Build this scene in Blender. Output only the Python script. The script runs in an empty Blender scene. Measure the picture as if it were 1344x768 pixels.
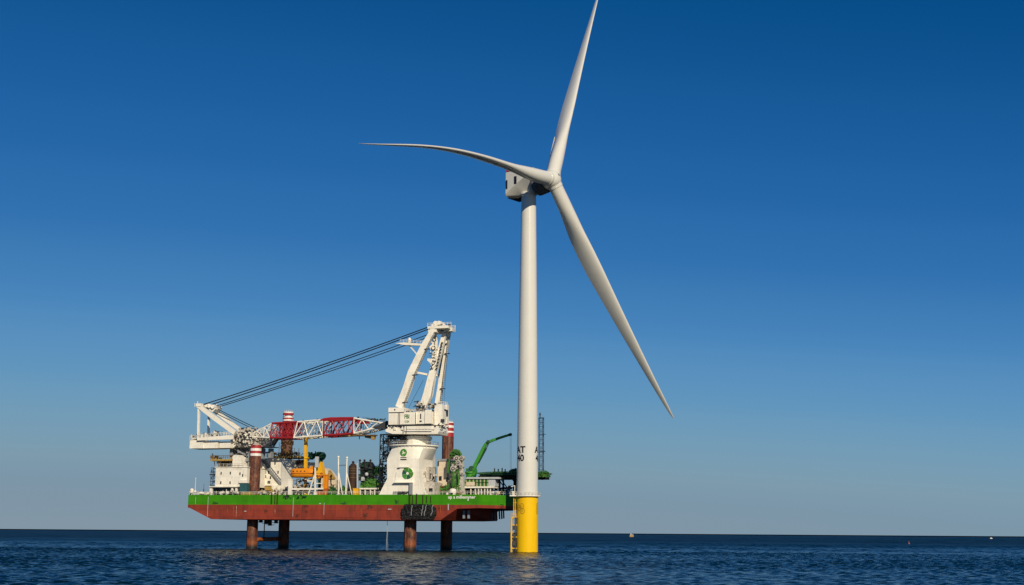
import bpy, bmesh, math, random
import numpy as np
from mathutils import Vector, Matrix
PI = math.pi
R = math.radians
scene = bpy.context.scene
C = scene.collection

# ------------------------------------------------------------------ camera, sky, sun, exposure
CAM_H = 6.5
PITCH, ROLL, FPX = R(10.5), R(0.42), 1700.0
SUN_AZ, SUN_EL = R(19), R(27)          # sun behind the camera, to its right
cam = bpy.data.cameras.new('camera')
cam_ob = bpy.data.objects.new('camera', cam)
C.objects.link(cam_ob)
cam.sensor_width = 36.0
cam.lens = 36.0 * FPX / 1344.0
cam.clip_start = 1.0
cam.clip_end = 200000.0
_f = Vector((0, math.cos(PITCH), math.sin(PITCH)))
_r = Vector((1, 0, 0))
_u = _r.cross(_f)
CR = _r * math.cos(ROLL) + _u * math.sin(ROLL)
CU = -_r * math.sin(ROLL) + _u * math.cos(ROLL)
CF = _f
m = Matrix((CR, CU, -CF)).transposed().to_4x4()
m.translation = Vector((0, 0, CAM_H))
cam_ob.matrix_world = m
scene.camera = cam_ob

world = bpy.data.worlds.new('World')
scene.world = world
world.use_nodes = True
nt = world.node_tree
for n in list(nt.nodes):
    nt.nodes.remove(n)
sky = nt.nodes.new('ShaderNodeTexSky')
sky.sky_type = 'NISHITA'
sky.sun_disc = False
sky.sun_elevation = SUN_EL
sky.sun_rotation = PI - SUN_AZ
sky.altitude = 0.0
sky.air_density = 0.6
sky.dust_density = 0.0
sky.ozone_density = 3.0
# the photograph's rendering of that sky: its brightness is graded from deep blue up to pale grey-blue
sep = nt.nodes.new('ShaderNodeSeparateColor')
key = nt.nodes.new('ShaderNodeMath'); key.operation = 'MULTIPLY'; key.inputs[1].default_value = 1 / 12.0
grade = nt.nodes.new('ShaderNodeValToRGB'); grade.color_ramp.interpolation = 'CARDINAL'
GR = ((1.5, (5, 75, 134)), (1.9, (21, 87, 149)), (2.3, (32, 97, 162)), (2.7, (42, 106, 170)), (3.4, (58, 120, 179)), (4.4, (81, 138, 188)),
      (5.9, (104, 152, 187)), (8.0, (123, 156, 176)), (9.6, (124, 150, 168)), (11.6, (130, 150, 165)))
def lin(c): return tuple(v / 255 / 12.92 if v < 10.3 else ((v / 255 + .055) / 1.055) ** 2.4 for v in c)
el = grade.color_ramp.elements
el[0].position = GR[0][0] / 12; el[0].color = (*lin(GR[0][1]), 1)
el[1].position = GR[-1][0] / 12; el[1].color = (*lin(GR[-1][1]), 1)
for g, c in GR[1:-1]:
    el.new(g / 12).color = (*lin(c), 1)
gain = nt.nodes.new('ShaderNodeMixRGB'); gain.blend_type = 'MULTIPLY'; gain.inputs['Fac'].default_value = 1
gain.inputs['Color2'].default_value = (10, 10, 10, 1)
nt.links.new(sky.outputs[0], sep.inputs[0]); nt.links.new(sep.outputs[1], key.inputs[0])
nt.links.new(key.outputs[0], grade.inputs['Fac']); nt.links.new(grade.outputs['Color'], gain.inputs['Color1'])
com = gain
bg = nt.nodes.new('ShaderNodeBackground')
bg.inputs['Strength'].default_value = 0.1
wo = nt.nodes.new('ShaderNodeOutputWorld')
nt.links.new(com.outputs[0], bg.inputs['Color'])
nt.links.new(bg.outputs[0], wo.inputs['Surface'])

sun = bpy.data.lights.new('sun', 'SUN')
sun.energy = 4.4
sun.angle = R(0.5)
sun.color = (1.0, 0.86, 0.65)
sun_ob = bpy.data.objects.new('sun', sun)
C.objects.link(sun_ob)
SUN_DIR = Vector((math.sin(SUN_AZ) * math.cos(SUN_EL), -math.cos(SUN_AZ) * math.cos(SUN_EL), math.sin(SUN_EL)))
sun_ob.rotation_euler = SUN_DIR.to_track_quat('Z', 'Y').to_euler()
sun_ob.location = SUN_DIR * 300

vs = scene.view_settings
vs.view_transform = 'Standard'
vs.look = 'None'
vs.exposure = 0.0
vs.gamma = 1.0
vs.use_curve_mapping = False

# ------------------------------------------------------------------ survey helpers: sight lines from the photograph to real distances
def ray(px, py):
    return CF + CR * ((px - 672) / FPX) - CU * ((py - 384) / FPX)

def at_y(px, py, y):                                   # world point on the sight line at distance y
    d = ray(px, py)
    return Vector((0, 0, CAM_H)) + d * (y / d.y)

def project(p):
    d = Vector(p) - Vector((0, 0, CAM_H))
    z = d.dot(CF)
    return 672 + FPX * d.dot(CR) / z, 384 - FPX * d.dot(CU) / z

ALPHA = R(17)                                          # heading of the vessel
VU = Vector((math.cos(ALPHA), -math.sin(ALPHA), 0))    # along the ship
VV = Vector((math.sin(ALPHA), math.cos(ALPHA), 0))     # across the ship, away
VO = at_y(538, 724, 466)
VO.z = 0

def W(p):
    return VO + VU * p[0] + VV * p[1] + Vector((0, 0, p[2]))

def pt(px, py, b):                                     # ship coordinates (a, b, z) at depth b across the ship
    d = ray(px, py)
    o = Vector((0, 0, CAM_H))
    t = (b - (o - VO).dot(VV)) / d.dot(VV)
    p = o + d * t
    return Vector(((p - VO).dot(VU), b, p.z))

# ------------------------------------------------------------------ mesh builder
class MB:
    def __init__(s):
        s.v, s.f, s.m = [], [], []

    def add(s, vs_, fs, m=0):
        o = len(s.v)
        s.v += [tuple(p) for p in vs_]
        s.f += [tuple(i + o for i in f) for f in fs]
        s.m += [m] * len(fs)

    def box(s, p, q, m=0):
        x0, x1 = sorted((p[0], q[0])); y0, y1 = sorted((p[1], q[1])); z0, z1 = sorted((p[2], q[2]))
        s.add([(x0, y0, z0), (x1, y0, z0), (x1, y1, z0), (x0, y1, z0), (x0, y0, z1), (x1, y0, z1), (x1, y1, z1), (x0, y1, z1)],
              [(3, 2, 1, 0), (4, 5, 6, 7), (0, 1, 5, 4), (1, 2, 6, 5), (2, 3, 7, 6), (3, 0, 4, 7)], m)

    def pbox(s, x0, y0, x1, y1, b0, b1, m=0):          # box from its outline seen at depth b0
        p = pt(x0, (y0 + y1) / 2, b0); q = pt(x1, (y0 + y1) / 2, b0)
        xm = (x0 + x1) / 2
        s.box((p.x, b0, pt(xm, y0, b0).z), (q.x, b1, pt(xm, y1, b0).z), m)

    def beam(s, p, q, w, h=None, m=0, w2=None, h2=None):
        p, q = Vector(p), Vector(q)
        h = h or w
        w2 = w2 or w; h2 = h2 or h
        d = (q - p).normalized()
        up = Vector((0, 0, 1)) if abs(d.z) < 0.95 else Vector((1, 0, 0))
        a = d.cross(up).normalized(); c = a.cross(d).normalized()
        vs_ = []
        for o, ww, hh in ((p, w, h), (q, w2, h2)):
            for i, j in ((-1, -1), (1, -1), (1, 1), (-1, 1)):
                vs_.append(o + a * (i * ww / 2) + c * (j * hh / 2))
        s.add(vs_, [(0, 1, 2, 3), (7, 6, 5, 4), (0, 4, 5, 1), (1, 5, 6, 2), (2, 6, 7, 3), (3, 7, 4, 0)], m)

    def tube(s, p, q, r, n=8, r2=None, m=0, cap=True):
        p, q = Vector(p), Vector(q)
        r2 = r if r2 is None else r2
        d = (q - p).normalized()
        up = Vector((0, 0, 1)) if abs(d.z) < 0.95 else Vector((0, 1, 0))
        a = d.cross(up).normalized(); c = d.cross(a).normalized()
        vs_ = []
        for o, rr in ((p, r), (q, r2)):
            for i in range(n):
                t = 2 * PI * i / n
                vs_.append(o + a * (rr * math.cos(t)) + c * (rr * math.sin(t)))
        fs = [(i, n + i, n + (i + 1) % n, (i + 1) % n) for i in range(n)]
        if cap:
            fs += [tuple(range(n)), tuple(reversed(range(n, 2 * n)))]
        s.add(vs_, fs, m)

    def path(s, pts, r, n=8, m=0):
        rs = r if isinstance(r, (list, tuple)) else [r] * len(pts)
        pts = [Vector(p) for p in pts]
        rings = []
        for k, p in enumerate(pts):
            d = (pts[min(k + 1, len(pts) - 1)] - pts[max(k - 1, 0)]).normalized()
            up = Vector((0, 1, 0)) if abs(d.y) < 0.9 else Vector((0, 0, 1))
            a = d.cross(up).normalized(); c = d.cross(a).normalized()
            rings.append([p + a * (rs[k] * math.cos(2 * PI * i / n)) + c * (rs[k] * math.sin(2 * PI * i / n)) for i in range(n)])
        s.loft(rings, m)

    def loft(s, rings, m=0, caps=True):
        n = len(rings[0])
        vs_ = [p for r in rings for p in r]
        fs = []
        for k in range(len(rings) - 1):
            for i in range(n):
                j = (i + 1) % n
                fs.append((k * n + i, k * n + j, (k + 1) * n + j, (k + 1) * n + i))
        if caps:
            fs.append(tuple(reversed(range(n))))
            fs.append(tuple(range((len(rings) - 1) * n, len(rings) * n)))
        s.add(vs_, fs, m)

    def lathe(s, c, prof, n=32, m=0, axis='z'):        # prof: (radius, height)
        rings = []
        for r, h in prof:
            ring = []
            for i in range(n):
                t = 2 * PI * i / n
                x, y = r * math.cos(t), r * math.sin(t)
                if axis == 'z': ring.append((c[0] + x, c[1] + y, c[2] + h))
                elif axis == 'y': ring.append((c[0] + x, c[1] + h, c[2] + y))
                else: ring.append((c[0] + h, c[1] + x, c[2] + y))
            rings.append(ring)
        s.loft(rings, m)

    def prism(s, poly, d0, d1, axis='y', m=0):         # poly of (a, z) drawn across b, or (a, b) drawn up z
        n = len(poly)
        if axis == 'y':
            v0 = [(x, d0, y) for x, y in poly]; v1 = [(x, d1, y) for x, y in poly]
        elif axis == 'x':
            v0 = [(d0, x, y) for x, y in poly]; v1 = [(d1, x, y) for x, y in poly]
        else:
            v0 = [(x, y, d0) for x, y in poly]; v1 = [(x, y, d1) for x, y in poly]
        s.add(v0 + v1, [tuple(range(n)), tuple(reversed(range(n, 2 * n)))] + [(i, n + i, n + (i + 1) % n, (i + 1) % n) for i in range(n)], m)

    def pprism(s, pxpoly, b0, b1, m=0):
        s.prism([(lambda q: (q.x, q.z))(pt(x, y, b0)) for x, y in pxpoly], b0, b1, 'y', m)

    def ball(s, c, r, n=10, k=7, m=0, sq=(1, 1, 1)):
        rings = []
        for j in range(1, k):
            ph = PI * j / k
            rings.append([(c[0] + sq[0] * r * math.sin(ph) * math.cos(2 * PI * i / n), c[1] + sq[1] * r * math.sin(ph) * math.sin(2 * PI * i / n), c[2] - sq[2] * r * math.cos(ph)) for i in range(n)])
        s.loft(rings, m)

    def rail(s, pts, h=1.1, r=0.045, step=2.0, m=0, bars=(1.0, 0.55)):
        pts = [Vector(p) for p in pts]
        for p, q in zip(pts[:-1], pts[1:]):
            k = max(1, int((q - p).length / step))
            for i in range(k + 1):
                o = p.lerp(q, i / k)
                s.tube(o, o + Vector((0, 0, h)), r, 5, m=m)
            for bz in bars:
                s.tube(p + Vector((0, 0, h * bz)), q + Vector((0, 0, h * bz)), r, 5, m=m)

    def lattice(s, p, q, w, h, bays, rc, rd, m=0, w2=None, h2=None, dirs=None, md=None):   # four-chord truss
        p, q = Vector(p), Vector(q)
        w2 = w if w2 is None else w2; h2 = h if h2 is None else h2
        md = m if md is None else md
        d = (q - p).normalized()
        if dirs: a, c = Vector(dirs[0]), Vector(dirs[1])
        else:
            up = Vector((0, 0, 1)) if abs(d.z) < 0.9 else Vector((1, 0, 0))
            a = d.cross(up).normalized(); c = a.cross(d).normalized()
        def node(k, i):
            t = k / bays
            o = p.lerp(q, t)
            ww, hh = w + (w2 - w) * t, h + (h2 - h) * t
            sx, sz = ((-1, -1), (1, -1), (1, 1), (-1, 1))[i]
            return o + a * (sx * ww / 2) + c * (sz * hh / 2)
        for i in range(4):
            for k in range(bays):
                s.tube(node(k, i), node(k + 1, i), rc, 6, m=m)
        for k in range(bays):
            for i in range(4):
                j = (i + 1) % 4
                if (k + i) % 2: s.tube(node(k, i), node(k + 1, j), rd, 5, m=md)
                else: s.tube(node(k, j), node(k + 1, i), rd, 5, m=md)
                s.tube(node(k, i), node(k, j), rd, 5, m=md)
        for i in range(4):
            s.tube(node(bays, i), node(bays, (i + 1) % 4), rd, 5, m=md)

    def clutter(s, p, q, n, seed, nm=1, smin=0.25, smax=1.2):     # small fittings: boxes, pipes and drums
        rnd = random.Random(seed)
        for _ in range(n):
            c = Vector([p[i] + (q[i] - p[i]) * rnd.random() for i in range(3)])
            k = rnd.random(); mm = rnd.randrange(nm)
            e = [rnd.uniform(smin, smax) for _ in range(3)]
            if k < .5:
                s.box(c - Vector(e) / 2, c + Vector(e) / 2, mm)
            elif k < .8:
                ax = Vector(((1, 0, 0), (0, 0, 1), (0, 1, 0), (.7, 0, .7))[rnd.randrange(4)])
                L = rnd.uniform(smax, smax * 2.5)
                s.tube(c - ax * L / 2, c + ax * L / 2, rnd.uniform(.06, .2), 6, m=mm)
            else:
                s.tube(c - Vector((0, e[1] / 2, 0)), c + Vector((0, e[1] / 2, 0)), e[0] / 2, 10, m=mm)

    def build(s, name, mats, parent=None, base=None, smooth=35):
        me = bpy.data.meshes.new(name)
        if base is None and parent is not None: base = BASE[parent.name]
        base = Vector(base or (0, 0, 0))
        me.from_pydata([tuple(Vector(p) - base) for p in s.v], [], s.f)
        for k in (mats if isinstance(mats, (list, tuple)) else [mats]):
            me.materials.append(M[k] if isinstance(k, str) else k)
        me.polygons.foreach_set('material_index', s.m)
        bm = bmesh.new(); bm.from_mesh(me)
        bmesh.ops.recalc_face_normals(bm, faces=bm.faces)
        if smooth:
            lim = R(smooth)
            for f in bm.faces: f.smooth = True
            for e in bm.edges:
                if len(e.link_faces) == 2 and e.calc_face_angle(0) > lim: e.smooth = False
        bm.to_mesh(me); bm.free()
        o = bpy.data.objects.new(name, me)
        C.objects.link(o)
        if parent is not None: o.parent = parent
        BASE[o.name] = base
        return o

BASE = {}

def tag(o, label, cat, group=None):
    o['label'] = label; o['category'] = cat
    if group: o['group'] = group
    return o

def thing(name, label, cat, base, group=None, ship=True):
    o = bpy.data.objects.new(name, None)
    C.objects.link(o)
    base = Vector(base)
    if ship:
        o.location = W(base); o.rotation_euler = (0, 0, -ALPHA)
    else:
        o.location = base
    BASE[o.name] = base
    return tag(o, label, cat, group)

def solo(mb, name, mats, label, cat, base, group=None, ship=True, smooth=35):   # a thing that is one mesh
    o = mb.build(name, mats, None, base, smooth)
    base = Vector(base)
    if ship:
        o.location = W(base); o.rotation_euler = (0, 0, -ALPHA)
    else:
        o.location = base
    return tag(o, label, cat, group)

# ------------------------------------------------------------------ materials
M = {}

def nodes(name):
    mt = bpy.data.materials.new(name); mt.use_nodes = True
    t = mt.node_tree
    b = t.nodes['Principled BSDF']
    M[name] = mt
    return mt, t, b

def paint(name, col, rough=0.5, dirt=0.35, dcol=None, scale=0.5, streak=6.0, metal=0.0, bump=0.0, thr=(0.45, 0.75), spec=0.25, plates=None):
    """weathered paint: blotches and run-down streaks of a darker tone"""
    mt, t, b = nodes(name)
    tc = t.nodes.new('ShaderNodeNewGeometry')
    mp = t.nodes.new('ShaderNodeMapping'); mp.inputs['Scale'].default_value = (scale, scale, scale / streak)
    n1 = t.nodes.new('ShaderNodeTexNoise'); n1.inputs['Scale'].default_value = 1.6; n1.inputs['Detail'].default_value = 8; n1.inputs['Roughness'].default_value = .65
    n2 = t.nodes.new('ShaderNodeTexNoise'); n2.inputs['Scale'].default_value = scale * 1.1; n2.inputs['Detail'].default_value = 6
    mx = t.nodes.new('ShaderNodeMath'); mx.operation = 'MULTIPLY_ADD'; mx.inputs[1].default_value = .6
    m2 = t.nodes.new('ShaderNodeMath'); m2.operation = 'MULTIPLY'; m2.inputs[1].default_value = .4
    rp = t.nodes.new('ShaderNodeValToRGB')
    dcol = dcol or tuple(c * .45 for c in col)
    rp.color_ramp.elements[0].position = thr[0]; rp.color_ramp.elements[0].color = (*col, 1)
    rp.color_ramp.elements[1].position = thr[1]
    rp.color_ramp.elements[1].color = (*[c * (1 - dirt) + d * dirt for c, d in zip(col, dcol)], 1)
    L = t.links.new
    L(tc.outputs['Position'], mp.inputs['Vector']); L(mp.outputs[0], n1.inputs['Vector']); L(tc.outputs['Position'], n2.inputs['Vector'])
    L(n2.outputs['Fac'], m2.inputs[0]); L(n1.outputs['Fac'], mx.inputs[0]); L(m2.outputs[0], mx.inputs[2])
    L(mx.outputs[0], rp.inputs['Fac'])
    out = rp.outputs['Color']
    if plates:                                              # welded plating: faint tone changes from plate to plate
        ob_ = t.nodes.new('ShaderNodeTexCoord')
        sx = t.nodes.new('ShaderNodeSeparateXYZ'); L(ob_.outputs['Object'], sx.inputs[0])
        cx = t.nodes.new('ShaderNodeCombineXYZ')
        ad = t.nodes.new('ShaderNodeMath'); ad.operation = 'ADD'
        L(sx.outputs['X'], ad.inputs[0]); L(sx.outputs['Y'], ad.inputs[1]); L(ad.outputs[0], cx.inputs['X']); L(sx.outputs['Z'], cx.inputs['Y'])
        br = t.nodes.new('ShaderNodeTexBrick'); L(cx.outputs[0], br.inputs['Vector'])
        br.inputs['Scale'].default_value = 1.0; br.inputs['Brick Width'].default_value = plates[0]; br.inputs['Row Height'].default_value = plates[1]
        br.inputs['Mortar Size'].default_value = .05; br.inputs['Mortar Smooth'].default_value = .4
        lo, hi, mo = plates[2:]
        br.inputs['Color1'].default_value = (lo, lo, lo, 1); br.inputs['Color2'].default_value = (hi, hi, hi, 1); br.inputs['Mortar'].default_value = (mo, mo, mo, 1)
        mu = t.nodes.new('ShaderNodeMixRGB'); mu.blend_type = 'MULTIPLY'; mu.inputs['Fac'].default_value = 1
        L(out, mu.inputs['Color1']); L(br.outputs['Color'], mu.inputs['Color2']); out = mu.outputs[0]
    L(out, b.inputs['Base Color'])
    b.inputs['Roughness'].default_value = rough; b.inputs['Metallic'].default_value = metal
    b.inputs['Specular IOR Level'].default_value = spec
    if bump:
        bp = t.nodes.new('ShaderNodeBump'); bp.inputs['Strength'].default_value = bump; bp.inputs['Distance'].default_value = .1
        L(n1.outputs['Fac'], bp.inputs['Height']); L(bp.outputs[0], b.inputs['Normal'])
    return mt

paint('turbine_white', (.64, .635, .58), .22, .18, (.44, .42, .35), .25, 10, spec=.5)
paint('pile_yellow', (.80, .49, .003), .34, .30, (.55, .26, .01), .4, 8)
paint('yellow', (.78, .42, .01), .45, .4, (.4, .18, .02), .6)
paint('landing_yellow', (.78, .48, .05), .5, .6, (.35, .22, .05), 1.2, 2)
paint('rail_white', (.72, .70, .62), .5, .3, (.4, .3, .2), 1.0)
paint('ship_white', (.80, .77, .67), .5, .75, (.40, .27, .14), .8, 4, thr=(.5, .78), plates=(3.0, 2.6, .92, 1.04, .8))
paint('crane_white', (.82, .79, .69), .45, .6, (.46, .36, .22), .7, 5, thr=(.5, .8), plates=(4.2, 3.1, .93, 1.03, .82))
paint('grimy_white', (.62, .58, .50), .6, .75, (.12, .11, .11), 1.6, 1.5, thr=(.38, .66))
paint('grey', (.25, .27, .29), .55, .5, (.09, .1, .11), 1.2, 2)
paint('housing_grey', (.14, .15, .16), .6, .8, (.03, .03, .035), 1.2, 1.2, thr=(.4, .6))
paint('sky_gap_grey', (.20, .24, .30), .6, .3, (.1, .1, .12), 1.0)
paint('mast_blue', (.035, .05, .085), .5, .4)
paint('pale_grey', (.45, .48, .50), .5, .4, (.2, .2, .2), 1.0)
paint('dark_grey', (.035, .04, .045), .6, .5, (.09, .08, .07), 1.2, 2)
paint('black', (.010, .010, .011), .6, .4, (.05, .045, .04), 1.5, 2)
paint('cable_black', (.008, .009, .012), .7, .2)
paint('hull_green', (.045, .245, .002), .5, .55, (.025, .12, .003), .22, 7, thr=(.46, .72), plates=(9.3, 2.1, .88, 1.06, .72))
paint('hull_red', (.27, .043, .022), .6, .6, (.085, .024, .018), .35, 5, thr=(.42, .64), plates=(8.1, 2.3, .82, 1.10, .66))
paint('hull_under', (.10, .028, .018), .7, .5, (.03, .015, .012), .3, 3)
paint('deck_green', (.02, .07, .02), .7, .4)
paint('crane_green', (.05, .26, .03), .4, .5, (.02, .10, .02), .8)
paint('dark_green', (.012, .06, .028), .5, .5, (.01, .02, .015), 1.0, 2)
paint('net_green', (.08, .24, .03), .7, .6, (.02, .08, .01), 1.6, 1.2, thr=(.4, .62))
paint('leaf_green', (.05, .15, .03), .6, .6, (.015, .05, .015), 1.4, 2)
paint('boom_red', (.30, .018, .024), .45, .45, (.13, .012, .015), .7, 3)
paint('lifeboat_orange', (.72, .25, .012), .4, .4, (.45, .12, .01), .7, 2)
paint('rust_orange', (.38, .10, .02), .7, .7, (.12, .03, .01), 1.0, 2)
paint('brown', (.16, .095, .035), .7, .7, (.04, .025, .015), 1.6, 1.5)
paint('ochre', (.50, .33, .09), .7, .7, (.08, .05, .02), 2.2, 1.2, thr=(.4, .62))
paint('dark_rust', (.035, .018, .012), .7, .6, (.09, .04, .02), 1.0, 3)
paint('tarp_beige', (.62, .53, .40), .7, .5, (.4, .3, .2), .8, 2)
paint('window_dark', (.015, .017, .02), .2, .3, (.04, .04, .04), 1)
paint('window_blue', (.03, .05, .08), .15, .3, (.08, .1, .13), 1)
paint('teal', (.03, .10, .11), .4, .5, (.01, .04, .05), 1)
paint('emblem_green', (.05, .27, .03), .5, .3, (.03, .12, .03), 1)
paint('emblem_dark', (.012, .09, .05), .5, .3, (.03, .12, .1), 1)
paint('letter_white', (.78, .76, .72), .5, .3, (.4, .4, .3), 2)
paint('letter_black', (.012, .012, .014), .5, .2)
paint('letter_green', (.03, .16, .03), .5, .3)
paint('mark_dark', (.34, .19, .012), .6, .7, (.6, .34, .01), 3.0, 1)
paint('red', (.42, .02, .025), .45, .3)
paint('pink', (.7, .5, .6), .6, .2)
paint('buoy_red', (.35, .13, .14), .5, .2)

def leg_material(name, bands, rust_to):
    """bands: (height, colour) from the lowest up; rusty pile below"""
    mt, t, b = nodes(name)
    L = t.links.new
    g = t.nodes.new('ShaderNodeNewGeometry')
    sp = t.nodes.new('ShaderNodeSeparateXYZ'); L(g.outputs['Position'], sp.inputs[0])
    mr = t.nodes.new('ShaderNodeMapRange'); mr.inputs['From Min'].default_value = 0; mr.inputs['From Max'].default_value = 80
    L(sp.outputs['Z'], mr.inputs['Value'])
    rp = t.nodes.new('ShaderNodeValToRGB'); rp.color_ramp.interpolation = 'CONSTANT'
    el = rp.color_ramp.elements
    el[0].position = 0; el[0].color = (0, 0, 0, 0); el[1].position = .999; el[1].color = (.6, .55, .5, 1)
    for z, c in bands:
        e = el.new(z / 80); e.color = (*c, 1)
    L(mr.outputs[0], rp.inputs['Fac'])
    mp = t.nodes.new('ShaderNodeMapping'); mp.inputs['Scale'].default_value = (.9, .9, .35)
    L(g.outputs['Position'], mp.inputs['Vector'])
    nz = t.nodes.new('ShaderNodeTexNoise'); nz.inputs['Scale'].default_value = 1.1; nz.inputs['Detail'].default_value = 9; nz.inputs['Roughness'].default_value = .78
    L(mp.outputs[0], nz.inputs['Vector'])
    rr = t.nodes.new('ShaderNodeValToRGB')
    e = rr.color_ramp.elements
    e[0].position = .38; e[0].color = (.016, .009, .007, 1); e[1].position = .66; e[1].color = (.24, .11, .045, 1)
    x = e.new(.50); x.color = (.10, .026, .015, 1)
    L(nz.outputs['Fac'], rr.inputs['Fac'])
    # splash zone: brighter orange rust and a dark wet foot
    ws = t.nodes.new('ShaderNodeMapRange'); ws.inputs['From Min'].default_value = 2.2; ws.inputs['From Max'].default_value = .6
    L(sp.outputs['Z'], ws.inputs['Value'])
    wet = t.nodes.new('ShaderNodeMixRGB'); wet.inputs['Color2'].default_value = (.012, .012, .010, 1)
    og = t.nodes.new('ShaderNodeMapRange'); og.inputs['From Min'].default_value = 4.5; og.inputs['From Max'].default_value = 2.2; og.inputs['To Max'].default_value = 1.3
    L(sp.outputs['Z'], og.inputs['Value'])
    om = t.nodes.new('ShaderNodeMath'); om.operation = 'MULTIPLY'; L(og.outputs[0], om.inputs[0]); L(nz.outputs['Fac'], om.inputs[1])
    ox = t.nodes.new('ShaderNodeMixRGB'); ox.inputs['Color2'].default_value = (.30, .08, .018, 1)
    L(om.outputs[0], ox.inputs['Fac']); L(rr.outputs['Color'], ox.inputs['Color1'])
    L(ws.outputs[0], wet.inputs['Fac']); L(ox.outputs[0], wet.inputs['Color1'])
    mx = t.nodes.new('ShaderNodeMixRGB')
    L(rp.outputs['Alpha'], mx.inputs['Fac']); L(wet.outputs[0], mx.inputs['Color1']); L(rp.outputs['Color'], mx.inputs['Color2'])
    L(mx.outputs[0], b.inputs['Base Color'])
    b.inputs['Roughness'].default_value = .65
    return mt

def sea_material():
    mt, t, b = nodes('sea_water')
    L = t.links.new
    b.inputs['Base Color'].default_value = (.0006, .010, .019, 1)
    b.inputs['IOR'].default_value = 1.333
    b.inputs['Specular IOR Level'].default_value = .27
    b.inputs['Roughness'].default_value = .22
    g = t.nodes.new('ShaderNodeNewGeometry')
    prev = None
    for sc, st, di, det in ((1.1, .5, .3, 4), (3.0, .5, .1, 3)):
        mp = t.nodes.new('ShaderNodeMapping'); mp.inputs['Scale'].default_value = (sc * .7, sc, sc); mp.inputs['Rotation'].default_value = (0, 0, .25)
        L(g.outputs['Position'], mp.inputs['Vector'])
        nz = t.nodes.new('ShaderNodeTexNoise'); nz.inputs['Scale'].default_value = 1; nz.inputs['Detail'].default_value = det; nz.inputs['Roughness'].default_value = .6
        L(mp.outputs[0], nz.inputs['Vector'])
        bp = t.nodes.new('ShaderNodeBump'); bp.inputs['Strength'].default_value = st; bp.inputs['Distance'].default_value = di
        L(nz.outputs['Fac'], bp.inputs['Height'])
        if prev: L(prev.outputs[0], bp.inputs['Normal'])
        prev = bp
    L(prev.outputs[0], b.inputs['Normal'])
    sp = t.nodes.new('ShaderNodeSeparateXYZ'); L(g.outputs['Position'], sp.inputs[0])
    mr = t.nodes.new('ShaderNodeMapRange'); mr.interpolation_type = 'SMOOTHSTEP'
    mr.inputs['From Min'].default_value = 250; mr.inputs['From Max'].default_value = 1200
    mr.inputs['To Min'].default_value = .09; mr.inputs['To Max'].default_value = .46      # waves too small to see far off
    L(sp.outputs['Y'], mr.inputs['Value']); L(mr.outputs[0], b.inputs['Roughness'])
    return mt
sea_material()

# ------------------------------------------------------------------ the sea: one sheet to the horizon, real waves near the camera
def build_sea():
    rng = np.random.default_rng(7)
    wd = R(-75)
    cos_, fcs = [], []
    nv = 0
    def patch(xs, ys, comps, ex, ey):
        nonlocal nv
        X, Y = np.meshgrid(xs, ys)
        Z = np.zeros_like(X); DX = np.zeros_like(X); DY = np.zeros_like(X)
        for lam, amp, n in comps:
            for _ in range(n):
                l = lam * rng.uniform(.75, 1.3); k = 2 * PI / l
                th = wd + rng.normal() * .55
                arg = k * (X * math.cos(th) + Y * math.sin(th)) + rng.uniform(0, 2 * PI)
                a = amp * rng.uniform(.5, 1.3)
                Z += a * np.cos(arg); sn = np.sin(arg)
                DX -= a * math.cos(th) * sn; DY -= a * math.sin(th) * sn
        w = np.clip((xs[-1] - np.abs(X)) / ex, 0, 1) * np.clip((Y - ys[0]) / ey, 0, 1) * np.clip((ys[-1] - Y) / ey, 0, 1)
        w = w * w * (3 - 2 * w)
        # gusts: patches of rougher and smoother water
        w = w * (.85 + .3 * np.sin(X / 61 + 2 * np.sin(Y / 90)) * np.sin(Y / 47 + 1.5 * np.sin(X / 110)))
        cos_.append(np.stack([X + DX * w, Y + DY * w, Z * w], -1).reshape(-1, 3))
        ny, nx = X.shape
        i = np.arange(ny * nx).reshape(ny, nx) + nv
        fcs.append(np.stack([i[:-1, :-1], i[:-1, 1:], i[1:, 1:], i[1:, :-1]], -1).reshape(-1, 4))
        nv += ny * nx
    patch(np.linspace(-205, 205, 912), np.linspace(145, 480, 838), WAVES_NEAR, 12, 5)
    patch(np.linspace(-400, 400, 728), np.linspace(480, 900, 467), WAVES_MID, 25, 8)
    ys = [900.0]; st = 1.6
    while ys[-1] < 9000:
        ys.append(ys[-1] + st); st = min(st * 1.0035, 14)
    ys[-1] = 9000.0
    patch(np.linspace(-3700, 3700, 620), np.array(ys), WAVES_FAR, 60, 14)
    E_ = 120000.0
    def quad(x0, x1, y0, y1, z):
        nonlocal nv
        cos_.append(np.array([(x0, y0, z), (x1, y0, z), (x1, y1, z), (x0, y1, z)], dtype=float))
        fcs.append(np.array([[nv, nv + 1, nv + 2, nv + 3]])); nv += 4
    quad(-E_, E_, -E_, 145, 0)
    for x, y0, y1 in ((205, 145, 480), (400, 480, 900), (3700, 900, 9000)):
        quad(-E_, -x, y0, y1, 0); quad(x, E_, y0, y1, 0); quad(-E_, E_, 9000, E_, 0)
    quad(-E_, E_, -E_, E_, -2.5)
    co = np.concatenate(cos_).astype(np.float32); q = np.concatenate(fcs).astype(np.int32)
    me = bpy.data.meshes.new('sea')
    me.vertices.add(len(co)); me.vertices.foreach_set('co', co.ravel())
    me.loops.add(q.size); me.loops.foreach_set('vertex_index', q.ravel())
    me.polygons.add(len(q)); me.polygons.foreach_set('loop_start', np.arange(0, q.size, 4, dtype=np.int32))
    me.polygons.foreach_set('use_smooth', np.ones(len(q), dtype=bool))
    me.update(calc_edges=True)
    me.materials.append(M['sea_water'])
    o = bpy.data.objects.new('sea', me); C.objects.link(o)
    o['kind'] = 'structure'
    o['label'] = 'dark blue rippled open sea out to the horizon'; o['category'] = 'sea'
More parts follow.
